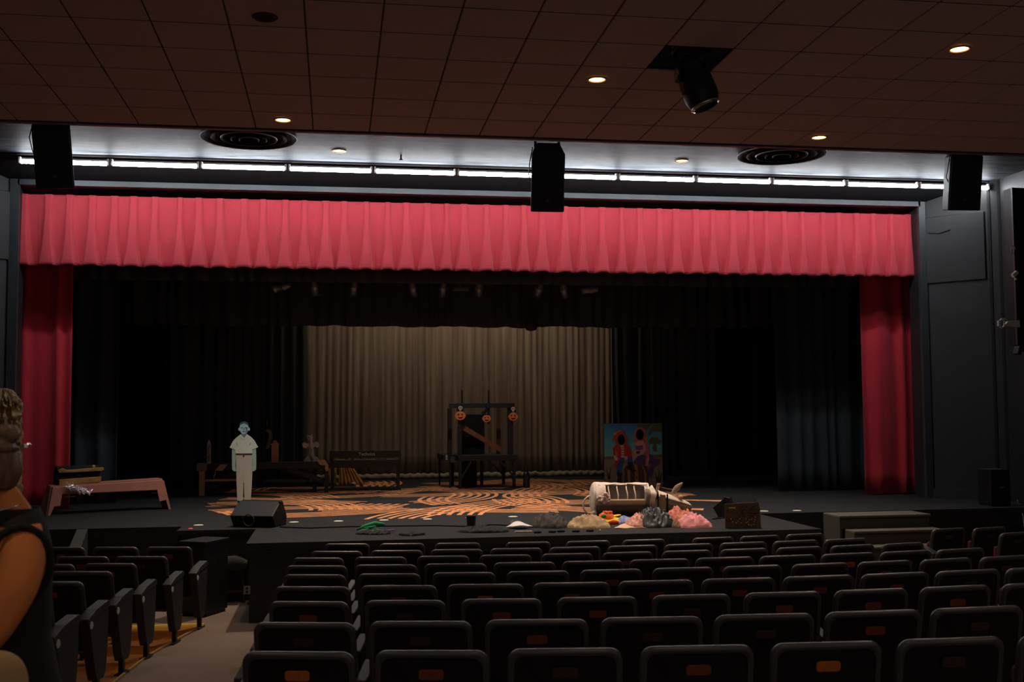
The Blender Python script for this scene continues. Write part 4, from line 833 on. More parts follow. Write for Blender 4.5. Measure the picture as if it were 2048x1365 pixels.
pt('red_coat', [(238, 525), (290, 460), (365, 470), (392, 560), (388, 690), (340, 800), (300, 860), (265, 872), (285, 760), (330, 720), (250, 680)], (196, 44, 38)); pt('red_coat', [(440, 450), (530, 470), (560, 570), (588, 682), (440, 690)], (196, 44, 38))
pt('pirate_hand', [(250, 660), (290, 660), (335, 710), (310, 755), (260, 730)], (226, 180, 168)); pt('pirate_hand', [(445, 670), (510, 680), (505, 730), (455, 740)], (226, 180, 168)); pt('forearm', [(285, 560), (320, 600), (325, 670), (290, 670)], (210, 120, 100))
pt('pirate_hat', [(216, 388), (262, 310), (272, 235), (325, 195), (365, 225), (420, 185), (452, 255), (522, 362), (488, 400), (470, 455), (300, 455), (275, 395)], (176, 66, 46)); pt('hat_trim', [(262, 255), (330, 215), (385, 205), (400, 215), (330, 240), (280, 290)], (220, 130, 100))
for cx_, cy_, a, b in ((392, 374, 62, 94), (733, 285, 66, 100)):
    lay[0] += 1; obj('face_hole_disc', MB().prism([fx(x, y) for x, y in ell(cx_, cy_, a, b, 28)], -.0008*lay[0]-.003, 0), mat('hole black', (4, 4, 5), .95, spec=.1), t)  # black disc paints the darkness seen through the cut-out
obj('strut', MB().bar((.25, .45, .01), (.25, .02, .7), .04, .03, (1, 0, 0)).bar((.7, .45, .01), (.7, .02, .7), .04, .03, (1, 0, 0)), M_rw, t)

# ------------------------------------------------------------------ animal costume lying on the stage
p = PZ(1250, 1034, SZ); D = (p-Vector((0, 0, EYE))).dot(FW); k = 7.314*F/D
X = lambda x: (x-660)/k; Z = lambda y: (612-y)/k
t = thing('animal_costume', 'white animal body costume on its side with open ribbed frame and looped tail', 'costume', p+Vector((0, .28, 0)), R(-9))
M_cw = mat('white costume cloth', (232, 214, 198), .85, var=.08, scale=8, bump=.3, bscale=40); M_gr = mat('grey lining', (140, 134, 134), .9, var=.1, bump=.3); M_cn = mat('canvas underside', (142, 128, 116), .9, var=.15, scale=10, bump=.3, bscale=60); M_boneb = mat('cream ribs', (232, 214, 180), .6)
rb = (Z(135))/2; cz = rb
x0, x1 = X(290), X(1090)
def shellf(th0, th1, rf, jit=0):
    def fn(a, b):
        x = x0+(x1-x0)*a; th = th0+(th1-th0)*b; r = rf(x)+jit*nz(x*9, math.cos(th)*2, math.sin(th)*2)
        return (x, -r*math.cos(th)*1.15, cz+r*math.sin(th))
    return fn
rf = lambda x: rb*(1+.04*math.cos((x-x0)/(x1-x0)*6.28))*(1.0-.10*max(0, (x-x1+.12)/.12))
obj('body_shell', MB().grid(shellf(R(68), R(200), rf, .012), 40, 20), M_cw, t, smooth=True, thick=.004)
obj('underside_cloth', MB().grid(shellf(R(-95), R(-3), rf, .010), 40, 14), M_cn, t, smooth=True, thick=.004)
obj('lining', MB().grid(lambda a, b: (X(330)+(X(1060)-X(330))*a, -rb*.80+.07*math.sin(math.pi*min(1, b*.8+.1))+.006*nz(a*9, b*5), cz-.02+(rb*1.0)*b), 30, 14), M_gr, t, smooth=True)
# cloth left and right of the opening
def side(xa, xb): return MB().grid(lambda a, b: shellf(R(-3), R(72), lambda x: rf(x)*1.03, .02)((xa+(xb-xa)*a-x0)/(x1-x0), b), 10, 12)
obj('cloth_flap', side(x0, X(440)), M_cw, t, smooth=True, thick=.006); obj('cloth_flap', side(X(1010), x1), M_cw, t, smooth=True, thick=.006)
obj('front_roll', MB().grid(lambda a, b: (lambda x, th, r: (x, -r*math.cos(th)*1.17, cz+r*math.sin(th)))(X(330)+(X(1060)-X(330))*a, R(72)-R(22)*(1-abs(2*a-.95)**.7*-.0-math.sin(math.pi*min(1, max(0, a))))*b*1.0-R(3)*b, rb*1.04), 30, 6), M_cw, t, smooth=True, thick=.006)
obj('rim_band', MB().grid(shellf(R(-18), R(3), lambda x: rb*1.06), 30, 3), mat('tan rim band', (206, 176, 138), .7), t, smooth=True, thick=.006)
for x in (485, 612, 750, 866): obj('rib', MB().tube([(X(x)+.006*math.sin(a), -rb*1.0*1.15*math.cos(R(-2+a*10)), cz+rb*1.0*math.sin(R(-2+a*10))) for a in range(8)], .0085, 6), M_boneb, t, smooth=True)
def rump(a, b):
    th = 2*math.pi*a; r = rb*1.05*math.sin(math.pi/2*b)+.01*nz(math.cos(th)*2, math.sin(th)*2, b*3)
    return (x0-.07*math.cos(math.pi/2*b)+.0, -r*math.cos(th)*1.1, cz+r*math.sin(th))
obj('rump', MB().grid(rump, 32, 8), M_cw, t, smooth=True)
tl_ = [(250, 330), (190, 330), (140, 370), (112, 430), (115, 500), (150, 560), (200, 585), (250, 580)]
obj('tail', MB().tube([(X(x), -.10, max(.014, Z(y))) for x, y in tl_], .012, 8), M_cw, t, smooth=True)
obj('tail_tuft', MB().ball((X(262), -.18, .035), .045, .03, .035, 10, 8), M_cw, t, smooth=True)
mb = MB(); rng = random.Random(2)
for i in range(46):
    a = rng.uniform(0, 6.28); rr = rng.uniform(0, .075); c = Vector((X(400)+rr*math.cos(a), -rb*1.15-.02-rng.uniform(0, .03), Z(345)+rr*math.sin(a)*1.0))
    mb.ball(c, rng.uniform(.015, .028), .02, rng.uniform(.012, .024), 7, 5)
obj('ruffle_rosette', mb, mat('pale pink ruffle', (236, 206, 198), .85), t, smooth=True, kind='stuff')
for i, x in enumerate((1035, 1065, 1100, 1130, 1150)): obj('hanging_strip', MB().tube([(X(x), -rb*1.1, Z(210+10*i)), (X(x)+.01, -rb*1.22, Z(300)), (X(x-8)+.0, -rb*1.2, Z(390)), (X(x-14), -rb*1.15, Z(470+8*(i % 2)))], [.016, .018, .016, .01], 7), M_cn if i in (0, 1) else M_cw, t, smooth=True)
obj('neck', MB().tube([(X(1080), 0, cz+.02), (X(1140), 0, cz), (X(1190), -.02, cz-.02)], [rb*.8, rb*.6, rb*.4], 14), M_cw, t, smooth=True)
h = thing('costume_head', 'white long-eared animal head costume right of the open body', 'costume', p+Matrix.Rotation(R(-9), 3, 'Z') @ Vector((X(1380), .22, 0)), R(-9))
XX = lambda x: (x-1380)/k
def headf(a, b):
    x = XX(1180)+(XX(1690)-XX(1180))*b; th = 2*math.pi*a; zt_ = Z(255)+(Z(455)-Z(255))*b**1.0; zb2 = .01+(.03)*b
    hz = (zt_-zb2)/2; hy = .11-.055*b; s = math.sqrt(max(0, 1-(2*b-1)**6)) if b > .5 else 1
    return (x, -hy*s*math.cos(th), zb2+hz+hz*s*math.sin(th)*(1 if math.sin(th) > 0 else .92)+.004*nz(x*20, th))
obj('muzzle', MB().grid(headf, 24, 18), M_cn, h, smooth=True)
obj('top_cloth', MB().grid(lambda a, b: (lambda q: (q[0], q[1]*1.08, q[2]+.008))(headf(.08+.34*a+0, b)), 14, 18), M_cw, h, smooth=True, thick=.008)
obj('ear', MB().grid(lambda a, b: (XX(1385)+(XX(1545)-XX(1385))*b+(a-.5)*.055*math.sin(math.pi*min(1, b*.93+.07))*.8, -.02+.02*abs(a-.5), Z(290)+(Z(140)-Z(290))*b-(a-.5)*.06*math.sin(math.pi*min(1, b*.93+.07))), 8, 14), mat('tan ear', (196, 172, 142), .8), h, smooth=True, thick=.008)
obj('ear', MB().grid(lambda a, b: (XX(1165)+(XX(1195)-XX(1165))*b+(a-.5)*.045, .0+.01*abs(a-.5), Z(270)+(Z(150)-Z(270))*b), 6, 8), mat('tan ear', (196, 172, 142), .8), h, smooth=True, thick=.012)
obj('horn_bump', MB().ball((XX(1510), -.03, Z(350)), .035, .03, .03, 12, 8), mat('tan ear', (196, 172, 142), .8), h, smooth=True)
obj('nose_tip', MB().ball((XX(1665), 0, .055), .028, .05, .032, 12, 8), mat('pinkish nose', (190, 150, 140), .7), h, smooth=True)
for x in (1195, 1290): obj('strap', MB().box(XX(x), XX(x+22), -.118, -.105, .01, Z(300)), M_matt if x == 1290 else M_cn, h)
obj('band_front', MB().box(XX(1205), XX(1275), -.12, -.11, .01, Z(310)), mat('tan band', (160, 134, 104), .8), h)

# ------------------------------------------------------------------ crumpled clothes
def heap(name, label, cat, u0_, u1_, vb, h, m, seed, d=.16, fold=1.0, dy=0, group=None, smooth=True):
    a = PZ(u0_, vb, SZ); b = PZ(u1_, vb, SZ); c = (a+b)/2; rx = (b-a).length/2; rz = math.atan2(b.y-a.y, b.x-a.x); d *= 1.35
    def fn(i, j):
        th = 2*math.pi*i; r = j; e = 1+.22*nz(math.cos(th)*1.2, math.sin(th)*1.2, seed); x = r*math.cos(th)*e; y = r*math.sin(th)*e
        X_, Y_ = x*rx, y*d
        f1 = 1-abs(noise.noise(Vector((X_*7+Y_*5+seed*3, Y_*2.2-X_*1.2, seed)))*2.0); f2 = 1-abs(noise.noise(Vector((X_*19-Y_*8, Y_*6+X_*5, seed+7)))*2.2)
        h_ = h*.68; z = h_*(max(0, 1-r**2.2))*(.54+.30*f1*fold+.14*f2*min(fold, 1))+(.012*(1+f2) if r < .98 else 0)
        return (X_+.02*f2*nz(X_*8, Y_*8, seed), Y_+.015*nz(X_*11, 4, seed), max(.002, z*1.05))
    o = obj(name, MB().grid(fn, 110, 34), m, smooth=smooth); o.location = c+Vector((-math.sin(rz), math.cos(rz), 0))*(d+dy); o.rotation_euler = (0, 0, rz)
    return tag(o, label, cat, group)
cl = lambda n, c, **k_: mat(n, c, k_.pop('rough', .85), bump=.3, bscale=90, **k_)
heap('brown_garment', 'dark brown crumpled garment left of the khaki cloth', 'clothing', 1054, 1142, 1058, .22, cl('dark brown cloth', (42, 29, 24), rough=.7), 3, .16, 1.2)
heap('khaki_garment', 'khaki crumpled garment at the left of the costume heap', 'clothing', 1130, 1222, 1059, .19, cl('khaki cloth', (178, 150, 112)), 5, .17, 1.1)
heap('blue_plaid_garment', 'blue and white plaid cloth right of the yellow hat', 'clothing', 1228, 1272, 1050, .10, cl('blue plaid', (46, 66, 158), rgb2=(176, 184, 210), scale=26, stretch=(2.5, .3, .3)), 7, .12)
heap('pink_floral_garment', 'pink and cream floral garment at the middle of the heap', 'clothing', 1250, 1312, 1057, .20, cl('pink floral', (226, 120, 112), rgb2=(236, 202, 180), scale=26), 9, .16, 1.2)
heap('black_leather_garment', 'large shiny black garment lying across the heap', 'clothing', 1266, 1356, 1058, .31, cl('black satin', (16, 17, 20), rough=.45), 12, .20, 1.0, .05)
heap('red_floral_garment', 'red floral ruffled garment right of the black garment', 'clothing', 1332, 1386, 1047, .22, cl('red floral', (196, 84, 78), rgb2=(230, 160, 130), scale=24), 15, .16, 1.3, .1)
heap('pink_garment', 'smooth light pink garment at the right end of the heap', 'clothing', 1350, 1428, 1058, .24, cl('light pink cloth', (242, 158, 164)), 17, .17, .8)
heap('cream_scarf', 'cream yellow scarf on top of the heap below the costume head', 'clothing', 1326, 1354, 1031, .13, cl('cream yellow cloth', (236, 208, 140)), 19, .10, 1.3, .14)
heap('hair_bun', 'tan wig ball lying against the pink garment', 'wig', 1344, 1366, 1057, .12, cl('tan wig', (178, 142, 104), rgb2=(120, 92, 64), scale=60), 23, .07)
heap('orange_scrap', 'small orange cloth scrap on the red floral garment', 'clothing', 1370, 1384, 1034, .10, cl('orange cloth', (240, 150, 90)), 24, .05, 1, .12)
a = PZ(1228, 1058, SZ); t = thing('beige_flat_cloth', 'flat beige cloth spread in front of the heap', 'clothing', a, R(-3))
obj('cloth', MB().grid(lambda i, j: (i*.47+.1*j*(1-i), .24*j, .006+.045*math.sin(math.pi*i)*j+.008*nz(i*5, j*5)), 20, 10), cl('beige cloth', (226, 190, 160)), t, smooth=True, thick=.004)
obj('edge', MB().grid(lambda i, j: (.42+i*.28, .02+.12*j, .008+.02*j), 8, 4), cl('beige cloth', (226, 190, 160)), t, smooth=True, thick=.003)
a = PZ(1218, 1050, SZ); t = thing('yellow_hat', 'yellow hat with orange and green trim lying before the animal costume', 'hat', a+Vector((0, .13, 0)), 0)
obj('brim', MB().grid(lambda i, j: ((.08+.10*j)*math.cos(6.2832*i)*1.05, (.08+.10*j)*math.sin(6.2832*i)*.8, .085+.02*math.sin(12.566*i+1)*j-.045*j*(i > .5)), 36, 5), cl('bright yellow', (246, 206, 34)), t, smooth=True, thick=.006)
obj('crown', MB().lathe([(.10, .06), (.09, .11), (.05, .135), (0, .14)], 20), cl('orange trim', (250, 112, 44)), t, smooth=True)
obj('crown_base', MB().lathe([(.11, .0), (.13, .03), (.08, .05)], 20, Matrix.Translation((.04, -.02, 0))), cl('red trim', (190, 40, 34)), t, smooth=True)
obj('green_pompom', MB().ball((-.06, -.11, .10), .035, .02, .025, 10, 8), cl('green felt', (30, 150, 60)), t, smooth=True)
mb = MB(); rng = random.Random(6)
for i in range(20): mb.ball((rng.uniform(-.04, .08), rng.uniform(-.06, .03), .125+rng.uniform(0, .02)), .015, n=6, m=5)
obj('orange_ruffle', mb, cl('orange trim', (250, 112, 44)), t, smooth=True, kind='stuff')
# items along the extension
heap('green_garment', 'green and black small costume piece at the left of the extension', 'clothing', 708, 778, 1071, .05, cl('black knit', (9, 9, 9)), 31, .10, 1.2)
a = PZ(745, 1068, SZ); t = thing('green_cloth_strips', 'bright green cloth strips with purple bits on the extension', 'clothing', a+Vector((0, .06, .03)), 0)
g_ = cl('green cloth', (28, 150, 92)); 
for pts, r in (([(-.18, .0, .01), (-.08, .02, .05), (.03, .03, .075), (.14, .04, .06)], [.01, .02, .028, .018]), ([(-.17, -.06, .0), (-.05, -.04, .02), (.05, -.05, .0), (.10, -.09, .01)], [.006, .012, .012, .006]), ([(-.16, -.11, -.01), (-.02, -.13, .0), (.06, -.12, .02), (.10, -.10, .0)], [.008, .01, .01, .006]), ([(-.10, .0, .03), (-.02, -.05, .04), (.04, -.02, .05)], [.008, .014, .008])):
    obj('strip', MB().tube(pts, r, 7), g_, t, smooth=True)
for x in (.12, .19, .23): obj('purple_bit', MB().ball((x, -.06+.04*(x > .2), .0), .028, .015, .01, 8, 5), cl('purple cloth', (140, 86, 160)), t, smooth=True)
heap('black_tangle', 'thin black tangled wire and feathers right of the green cloth', 'clothing', 794, 846, 1073, .03, cl('black feather', (9, 9, 9)), 33, .08, 1.3)
heap('black_feathers', 'flat black feathery garment around the black hat', 'clothing', 910, 1018, 1067, .07, cl('black feather', (9, 9, 9)), 35, .10, 1.5)
a = PZ(944, 1062, SZ); t = thing('black_top_hat', 'small black top hat standing on the stage extension', 'hat', a+Vector((0, .08, .02)), 0)
obj('crown', MB().lathe([(.0, .15), (.055, .15), (.06, .145), (.052, .06), (.056, .01)], 20), cl('black felt', (12, 12, 13)), t, smooth='auto'); obj('brim', MB().lathe([(.055, .015), (.10, .01), (.105, .004), (.055, .0)], 24), cl('black felt', (12, 12, 13)), t, smooth='auto')
a = PZ(1040, 1058, SZ); t = thing('white_paper', 'white folded sheet lying left of the brown garment', 'paper', a+Vector((0, .05, 0)), 0)
obj('sheet', MB().grid(lambda i, j: ((i-.5)*.33*(1-.5*abs(j-.5)), (j-.5)*.26*(1-abs(2*i-1)**2.2*.8), .02+.05*math.sin(math.pi*i)*(.5+j*.5)), 14, 8), mat('white sheet', (228, 222, 226), .6), t, smooth=True, thick=.003)
heap('grey_cap', 'small dark grey cap behind the white sheet', 'hat', 1018, 1044, 1051, .06, cl('grey felt', (70, 64, 64)), 37, .07)
a = PZ(1030, 1066, SZ); tag(obj('pale_ribbon', MB().tube([a+Vector((x*.05, .01*math.sin(x*2), .008)) for x in range(5)], .012, 6), cl('pale ribbon', (200, 170, 160)), smooth=True), 'short pale pink ribbon in front of the white sheet', 'ribbon')
for i, (u, v) in enumerate([(1075, 1067), (1105, 1066), (1122, 1065), (1152, 1065), (1180, 1064)]):
    a = PZ(u, v, SZ); o = obj('black_scrap', MB().ball((0, 0, .012), .05, .03, .018, 8, 6), M_matt, smooth=True, loc=a); tag(o, 'small black scrap on the extension edge below the heap, %s from left' % ORD[i], 'scrap', 'black scraps on the extension edge')
a = PZ(1200, 1063, SZ); tag(obj('white_crumb', MB().ball((0, 0, .008), .012, n=8, m=6), M_white, loc=a, smooth=True), 'tiny white crumb in front of the khaki garment', 'scrap')
pts = [PZ(u, v, SZ)+Vector((0, 0, .008)) for u, v in ((560, 1056), (620, 1058), (700, 1055), (780, 1054), (870, 1053), (945, 1055), (985, 1051), (1020, 1053), (1060, 1052))]
tag(obj('stage_cable', MB().tube(pts, .009, 6), M_matt, smooth=True), 'black cable running along the stage extension from the left wedge', 'cable')
pts = [PZ(u, v, SZ)+Vector((0, 0, .008)) for u, v in ((1425, 1040), (1450, 1037), (1470, 1036))]
tag(obj('stage_cable', MB().tube(pts, .009, 6), M_matt, smooth=True), 'black cable leading to the right wedge monitor', 'cable')

# ------------------------------------------------------------------ steps at right
M_step = mat('worn step carpet', (86, 82, 72), .9, var=.12, scale=20, bump=.3, bscale=200); M_stepd = mat('step side', (60, 57, 50), .85, var=.1)
a = PZ(1655, 1027, SZ); t = thing('stage_steps', 'grey brown carpeted steps up to the stage at right', 'steps', (a.x, 14.08, 0))
for i in range(5):
    z = SZ-.005-.17*i; y0_, y1_ = -.50-.28*i, (-.0 if i == 0 else -.50-.28*(i-1)); xo = .06*i
    obj('tread', MB().box(xo, 1.28+.02*i, y0_, y1_, z-.03, z), M_step, t, bevel=.006)
    obj('riser', MB().box(xo+.01, 1.26+.02*i, y0_+.015, y0_+.04, z-.17, z-.03), M_stepd, t)
    obj('side_board', MB().box(xo, xo+.03, y0_+.01, y1_, 0, z-.03), M_stepd, t)
# outlets
for (u, v, Y, c, l) in ((1636, 1045, 14.15, (70, 68, 64), 'dark outlet plate on the stage front left of the steps'), (1876, 1032, 14.15, (150, 132, 100), 'small cream plate on the stage front at right'), (358, 1083, 14.15, (150, 128, 60), 'yellowish outlet plate on the stage front at left'), (494, 1181, 12.18, (120, 120, 122), 'small grey socket low on the extension side by the stool')):
    a = PY(u, v, Y); g = thing('outlet_plate', l, 'outlet', a); s = .035 if u != 358 else .05
    obj('plate', MB().box(-s, s, -.008, 0, -s*1.25, s*1.25), mat('plate %d' % u, c, .5), g, bevel=.003)
    for dz in (-.018, .018): obj('socket', MB().lathe([(0, .0), (.013, 0)], 10, Matrix.Translation((0, -.009, dz)) @ Matrix.Rotation(R(90), 4, 'X')), M_matt, g)
# leaning board at left, black box, stool
a = PZ(133, 1108, .55); t = thing('leaning_panel', 'grey slanted panel leaning on the stage front at left', 'panel', (PY(130, 1110, 13.5).x, 13.5, 0))
za, zb3 = 0, PY(160, 1058, 13.9).z
obj('board', MB().add([(-.10, 0, .35), (.06, 0, .35), (.17, .35, SZ+.02), (.05, .35, SZ+.02), (-.10, .0, 0), (.06, 0, 0)], [(0, 1, 2, 3), (4, 5, 1, 0)]), mat('grey panel', (84, 88, 90), .5), t, thick=.02)
obj('side', MB().add([(.06, 0, .0), (.06, 0, .35), (.17, .35, SZ+.02), (.19, .37, 0)], [(0, 1, 2, 3)]), M_matt, t, thick=.015)
a = PY(410, 1085, 12.6); t = thing('black_road_case', 'black box below the small platform behind the left seats', 'case', (a.x, 12.62, 0), R(-28))
zt_ = a.z
obj('box', MB().box(-.33, .0, 0, .45, .03, zt_-.04), M_lip, t, bevel=.01); obj('box_lid', MB().box(-.34, .01, -.01, .46, zt_-.04, zt_), M_black, t, bevel=.006)
for x in (-.3, -.04): obj('caster', MB().box(x, x+.04, .03, .4, 0, .03), M_matt, t)
obj('latch', MB().box(-.19, -.14, -.016, -.008, zt_-.1, zt_-.05), M_arm, t)
a = PZ(458, 1208, 0); t = thing('padded_stool', 'dark wooden stool with a black garment draped on the seat, beside the extension', 'stool', (a.x, a.y+.15, 0), R(5))
M_dw = mat('dark red wood', (58, 32, 26), .45)
zs = PY(460, 1120, a.y+.1).z
for x in (-.145, .145):
    for y in (-.13, .13): obj('leg', MB().tube([(x*1.08, y*1.08, 0), (x, y, zs-.04)], [.016, .02], 8), M_dw, t)
obj('seat', MB().box(-.17, .17, -.16, .16, zs-.05, zs), M_matt, t, bevel=.015)
for y in (-.13, .13): obj('rail', MB().box(-.14, .14, y-.01, y+.01, .12, .15), M_dw, t)
g = obj('draped_garment', MB().grid(lambda i, j: (lambda x, y: (x, y, zs+.045*(1-(x/.2)**2)*(1.1+.8*nz(x*8, y*8))-(.05+.9*0)*(max(0, abs(x)-.15)*4) if abs(j-.5) < .38 else zs-.04-.11*(abs(j-.5)-.38)/.12*(.7+.3*nz(x*6))))((i-.5)*.42, max(-.19, min(.19, (j-.5)*.5))), 26, 26), cl('black coat', (34, 31, 30)), smooth=True, thick=.004, loc=(a.x, a.y+.15, 0)); tag(g, 'crumpled black garment draped over the stool', 'clothing')

# ------------------------------------------------------------------ standing woman at the left frame edge
fz = fl(3.55)
pw = PY(28, 1000, 3.65); wx, wy = pw.x, 3.65
HT = 1.70; HEADZ = PY(0, 868, 3.65).z   # crown
t = thing('person', 'person with pinned-up brown hair in a black sleeveless dress, cut by the left frame edge', 'person', (wx, wy, fz), R(110))
hz = HEADZ-fz                            # crown height in local coordinates; local frame: faces +Y, left arm at -X
def skin(name, nodes, edges, m, parent, sub=2, root=0):
    me = bpy.data.meshes.new(name); me.from_pydata([n[:3] for n in nodes], edges, []); o = bpy.data.objects.new('tmp', me); COL.objects.link(o)
    sk = o.modifiers.new('s', 'SKIN'); sk.use_smooth_shade = True
    for i, n in enumerate(nodes):
        v = me.skin_vertices[0].data[i]; v.radius = (n[3], n[4] if len(n) > 4 else n[3]); v.use_root = (i == root)
    ss = o.modifiers.new('u', 'SUBSURF'); ss.levels = sub; ss.render_levels = sub
    bpy.context.view_layer.update(); dg = bpy.context.evaluated_depsgraph_get()
    m2 = bpy.data.meshes.new_from_object(o.evaluated_get(dg)); bpy.data.objects.remove(o)
    o2 = bpy.data.objects.new(name, m2); COL.objects.link(o2); o2.parent = parent; m2.materials.clear(); m2.materials.append(m)
    for p_ in m2.polygons: p_.use_smooth = True
    return o2
M_skin = mat('warm skin', (216, 130, 70), .65, var=.05, scale=6, spec=.2)
s = hz/1.70
nodes = [(0, 0, .95*s, .13, .10), (0, .0, 1.15*s, .115, .09), (0, -.01, 1.33*s, .13, .09), (0, -.02, 1.43*s, .075, .06), (0, .02, 1.49*s, .052), (0, .05, 1.55*s, .05),
         (-.15, -.015, 1.36*s, .07), (-.215, .0, 1.28*s, .072), (-.255, .07, 1.15*s, .054), (-.24, .14, 1.07*s, .04), (-.17, .27, 1.10*s, .028), (-.14, .31, 1.115*s, .024),
         (.15, -.01, 1.385*s, .062), (.205, 0, 1.29*s, .056), (.235, .02, 1.12*s, .043), (.20, .13, 1.03*s, .036), (.10, .25, 1.08*s, .027), (.07, .29, 1.09*s, .024),
         (-.09, 0, .86*s, .09), (-.10, .01, .48*s, .058), (-.10, -.01, .1*s, .038), (-.10, .10, .04*s, .035), (.09, 0, .86*s, .09), (.10, .01, .48*s, .058), (.10, -.01, .1*s, .038), (.10, .10, .04*s, .035)]
edges = [(0, 1), (1, 2), (2, 3), (3, 4), (4, 5), (2, 6), (6, 7), (7, 8), (8, 9), (9, 10), (10, 11), (2, 12), (12, 13), (13, 14), (14, 15), (15, 16), (16, 17), (0, 18), (18, 19), (19, 20), (20, 21), (0, 22), (22, 23), (23, 24), (24, 25)]
body = skin('body', nodes, edges, M_skin, t)
def hand(sx, c):
    mb_nodes = [(c[0], c[1], c[2], .022, .016), (c[0]-sx*.02, c[1]+.045, c[2]+.005, .03, .014)]; 
    o = skin('hand', mb_nodes, [(0, 1)], M_skin, t, 1)
    for k_ in range(4):
        b_ = Vector((c[0]-sx*.02+(k_-1.5)*.018, c[1]+.06, c[2]+.005)); L_ = (.036, .042, .039, .03)[k_]
        skin('finger', [(*b_, .0085), (b_.x, b_.y+L_*.6, b_.z-.004, .008), (b_.x, b_.y+L_, b_.z-.02, .007), (b_.x, b_.y+L_*1.0, b_.z-.04, .006)], [(0, 1), (1, 2), (2, 3)], M_skin, o, 1)
    b_ = Vector((c[0]+sx*.01, c[1]+.02, c[2])); skin('thumb', [(*b_, .011), (b_.x+sx*.03, b_.y+.03, b_.z-.005, .010), (b_.x+sx*.035, b_.y+.055, b_.z-.015, .008)], [(0, 1), (1, 2)], M_skin, o, 1)
hand(-1, (-.13, .33, 1.12*s)); hand(1, (.06, .31, 1.095*s))
# head
cz_ = hz-.118; HY_ = .062
def headfn(a, b):
    th = 2*math.pi*a; ph = math.pi*b; x = math.sin(ph)*math.cos(th); y = math.sin(ph)*math.sin(th); z = math.cos(ph)
    X_ = x*.074*(1-.16*max(0, -z)); Y_ = y*(.092 if y < 0 else .088)*(1-.12*max(0, -z) if y < 0 else 1)+.012*max(0, -z); Z_ = z*.115
    if y > .5:
        n_ = math.exp(-((x/.16)**2+((z+.12)/.2)**2)); Y_ += .022*n_
        for sx in (-1, 1): Y_ -= .009*math.exp(-(((x-sx*.38)/.15)**2+((z-.05)/.12)**2))
        Y_ += .005*math.exp(-((x/.3)**2+((z+.45)/.1)**2))
    return (X_, Y_+.02+HY_, cz_+Z_)
hd = obj('head', MB().grid(headfn, 40, 30), M_skin, t, smooth=True)
for sx in (-1, 1):
    obj('ear', MB().ball((sx*.077, .008+HY_, cz_-.008), .010, .019, .032, 14, 12), mat('ear skin', (216, 112, 66), .5), hd, smooth=True)
    obj('eye', MB().ball((sx*.028, .095+HY_, cz_+.006), .012, .009, .008, 10, 8), mat('eye dark', (70, 60, 55), .2), hd, smooth=True)
    obj('earring', MB().ball((sx*.082, .012+HY_, cz_-.062), .006, .004, .014, 8, 8), M_chrome, hd, smooth=True)
obj('mouth', MB().ball((0, .107+HY_, cz_-.05), .024, .006, .006, 12, 6), mat('lips', (150, 70, 60), .4), hd, smooth=True)
M_hair = mat('brown hair', (128, 98, 72), .45, rgb2=(84, 62, 46), scale=10, stretch=(6, 6, 1), bump=.4, bscale=120)
def hairf(a, b):
    th = math.pi*(.93+1.14*a); q = Vector(headfn(th/(2*math.pi), b*.64)); c = Vector((0, .01+HY_, cz_)); d_ = q-c; w_ = 1.13+.04*math.sin(a*60+b*4)*.4+.03*nz(a*7, b*5)
    return tuple(c+d_*w_)
obj('hair', MB().grid(hairf, 60, 20), M_hair, hd, smooth=True, thick=.006)
def topf(a, b):
    q = Vector(headfn(a, b*.34)); c = Vector((0, .01+HY_, cz_)); return tuple(c+(q-c)*(1.13+.02*math.sin(a*90)*.5))
obj('hair_top', MB().grid(topf, 60, 8), M_hair, hd, smooth=True, thick=.006)
bun = obj('hair_bun', MB().grid(lambda a, b: (lambda v: (v.x, v.y-.035+HY_, v.z+cz_+.112))(Vector((math.sin(math.pi*b)*math.cos(6.283*a)*.048, math.sin(math.pi*b)*math.sin(6.283*a)*.042, math.cos(math.pi*b)*.034))*(1+.08*math.sin(a*25+b*9))), 30, 16), M_hair, hd, smooth=True)
obj('hair_clip', MB().box(-.035, .035, -.095+HY_, -.085+HY_, cz_+.075, cz_+.085).ball((.0, -.1+HY_, cz_+.08), .008, n=8, m=6), M_chrome, hd, smooth=False)
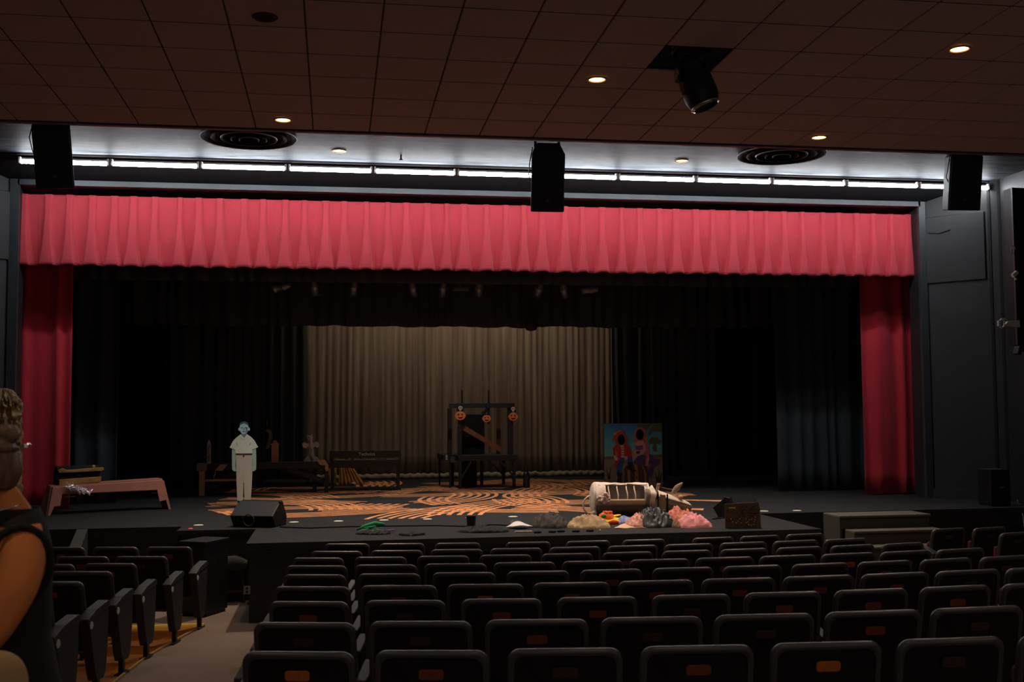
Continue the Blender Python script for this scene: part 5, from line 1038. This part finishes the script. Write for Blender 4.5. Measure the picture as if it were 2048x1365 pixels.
obj('necklace', MB().tube([(.056*math.cos(a_*math.pi/12), .02+.056*math.sin(a_*math.pi/12), 1.478*s-.012*math.sin(a_*math.pi/12)) for a_ in range(25)], .003, 6), M_chrome, t, smooth=True)
# dress: torso shell that leaves the arms bare
def dress(a, b):
    th = 2*math.pi*a; z = (1.475-.97*b)*s; c_, s_ = math.cos(th), math.sin(th)
    if b < .16: rx_ = .075+.085*math.sin(math.pi/2*min(1, b/.10)); ry_ = .065+.04*math.sin(math.pi/2*b/.16)
    elif b < .4: u_ = (b-.16)/.24; rx_ = .16-.005*u_; ry_ = .105+.0*u_
    else: u_ = (b-.4)/.6; rx_ = .155+.13*u_; ry_ = .105+.13*u_
    r_ = 1+.03*math.sin(6*th+3*b)*max(0, b-.3)
    return (rx_*c_*r_, ry_*s_*r_-.01, z)
M_dress = mat('black dress knit', (20, 16, 15), .85, var=.2, scale=50, bump=.3, bscale=300)
obj('dress', MB().grid(dress, 56, 40), M_dress, t, smooth=True, thick=.006)
for sx in (-1, 1):
    obj('arm_hole_trim', MB().tube([(sx*(.15+.012*math.cos(a_*math.pi/10)), -.005+.088*math.sin(a_*math.pi/10), (1.32+.11*math.cos(a_*math.pi/10))*s) for a_ in range(21)], .012, 8), M_dress, t, smooth=True)
    obj('shoe', MB().ball((sx*.10, .06, .035), .045, .12, .035, 14, 8), M_matt, t, smooth=True)
# tan bag at the lower left corner
a = PY(-45, 1350, 3.2); t = thing('tan_bag', 'blurred tan rounded bag corner at the bottom left of the frame', 'bag', (a.x, 3.2, a.z-.30), R(20))
obj('bag_body', MB().grid(lambda i, j: (lambda x, y, z: (.13*x, .07*y, .16*z+.2))(*(lambda th, ph: (abs(math.sin(ph))**.6*math.cos(th), abs(math.sin(ph))**.6*math.sin(th), math.copysign(abs(math.cos(ph))**.6, math.cos(ph))))(6.2832*i, math.pi*j)), 30, 18), mat('tan canvas', (176, 142, 100), .8), t, smooth=True)
obj('bag_strap', MB().tube([(-.1, 0, .32), (-.12, 0, .42), (-.06, 0, .47), (-.02, 0, .42), (.0, 0, .34)], .012, 8), mat('tan canvas', (176, 142, 100)), t, smooth=True)
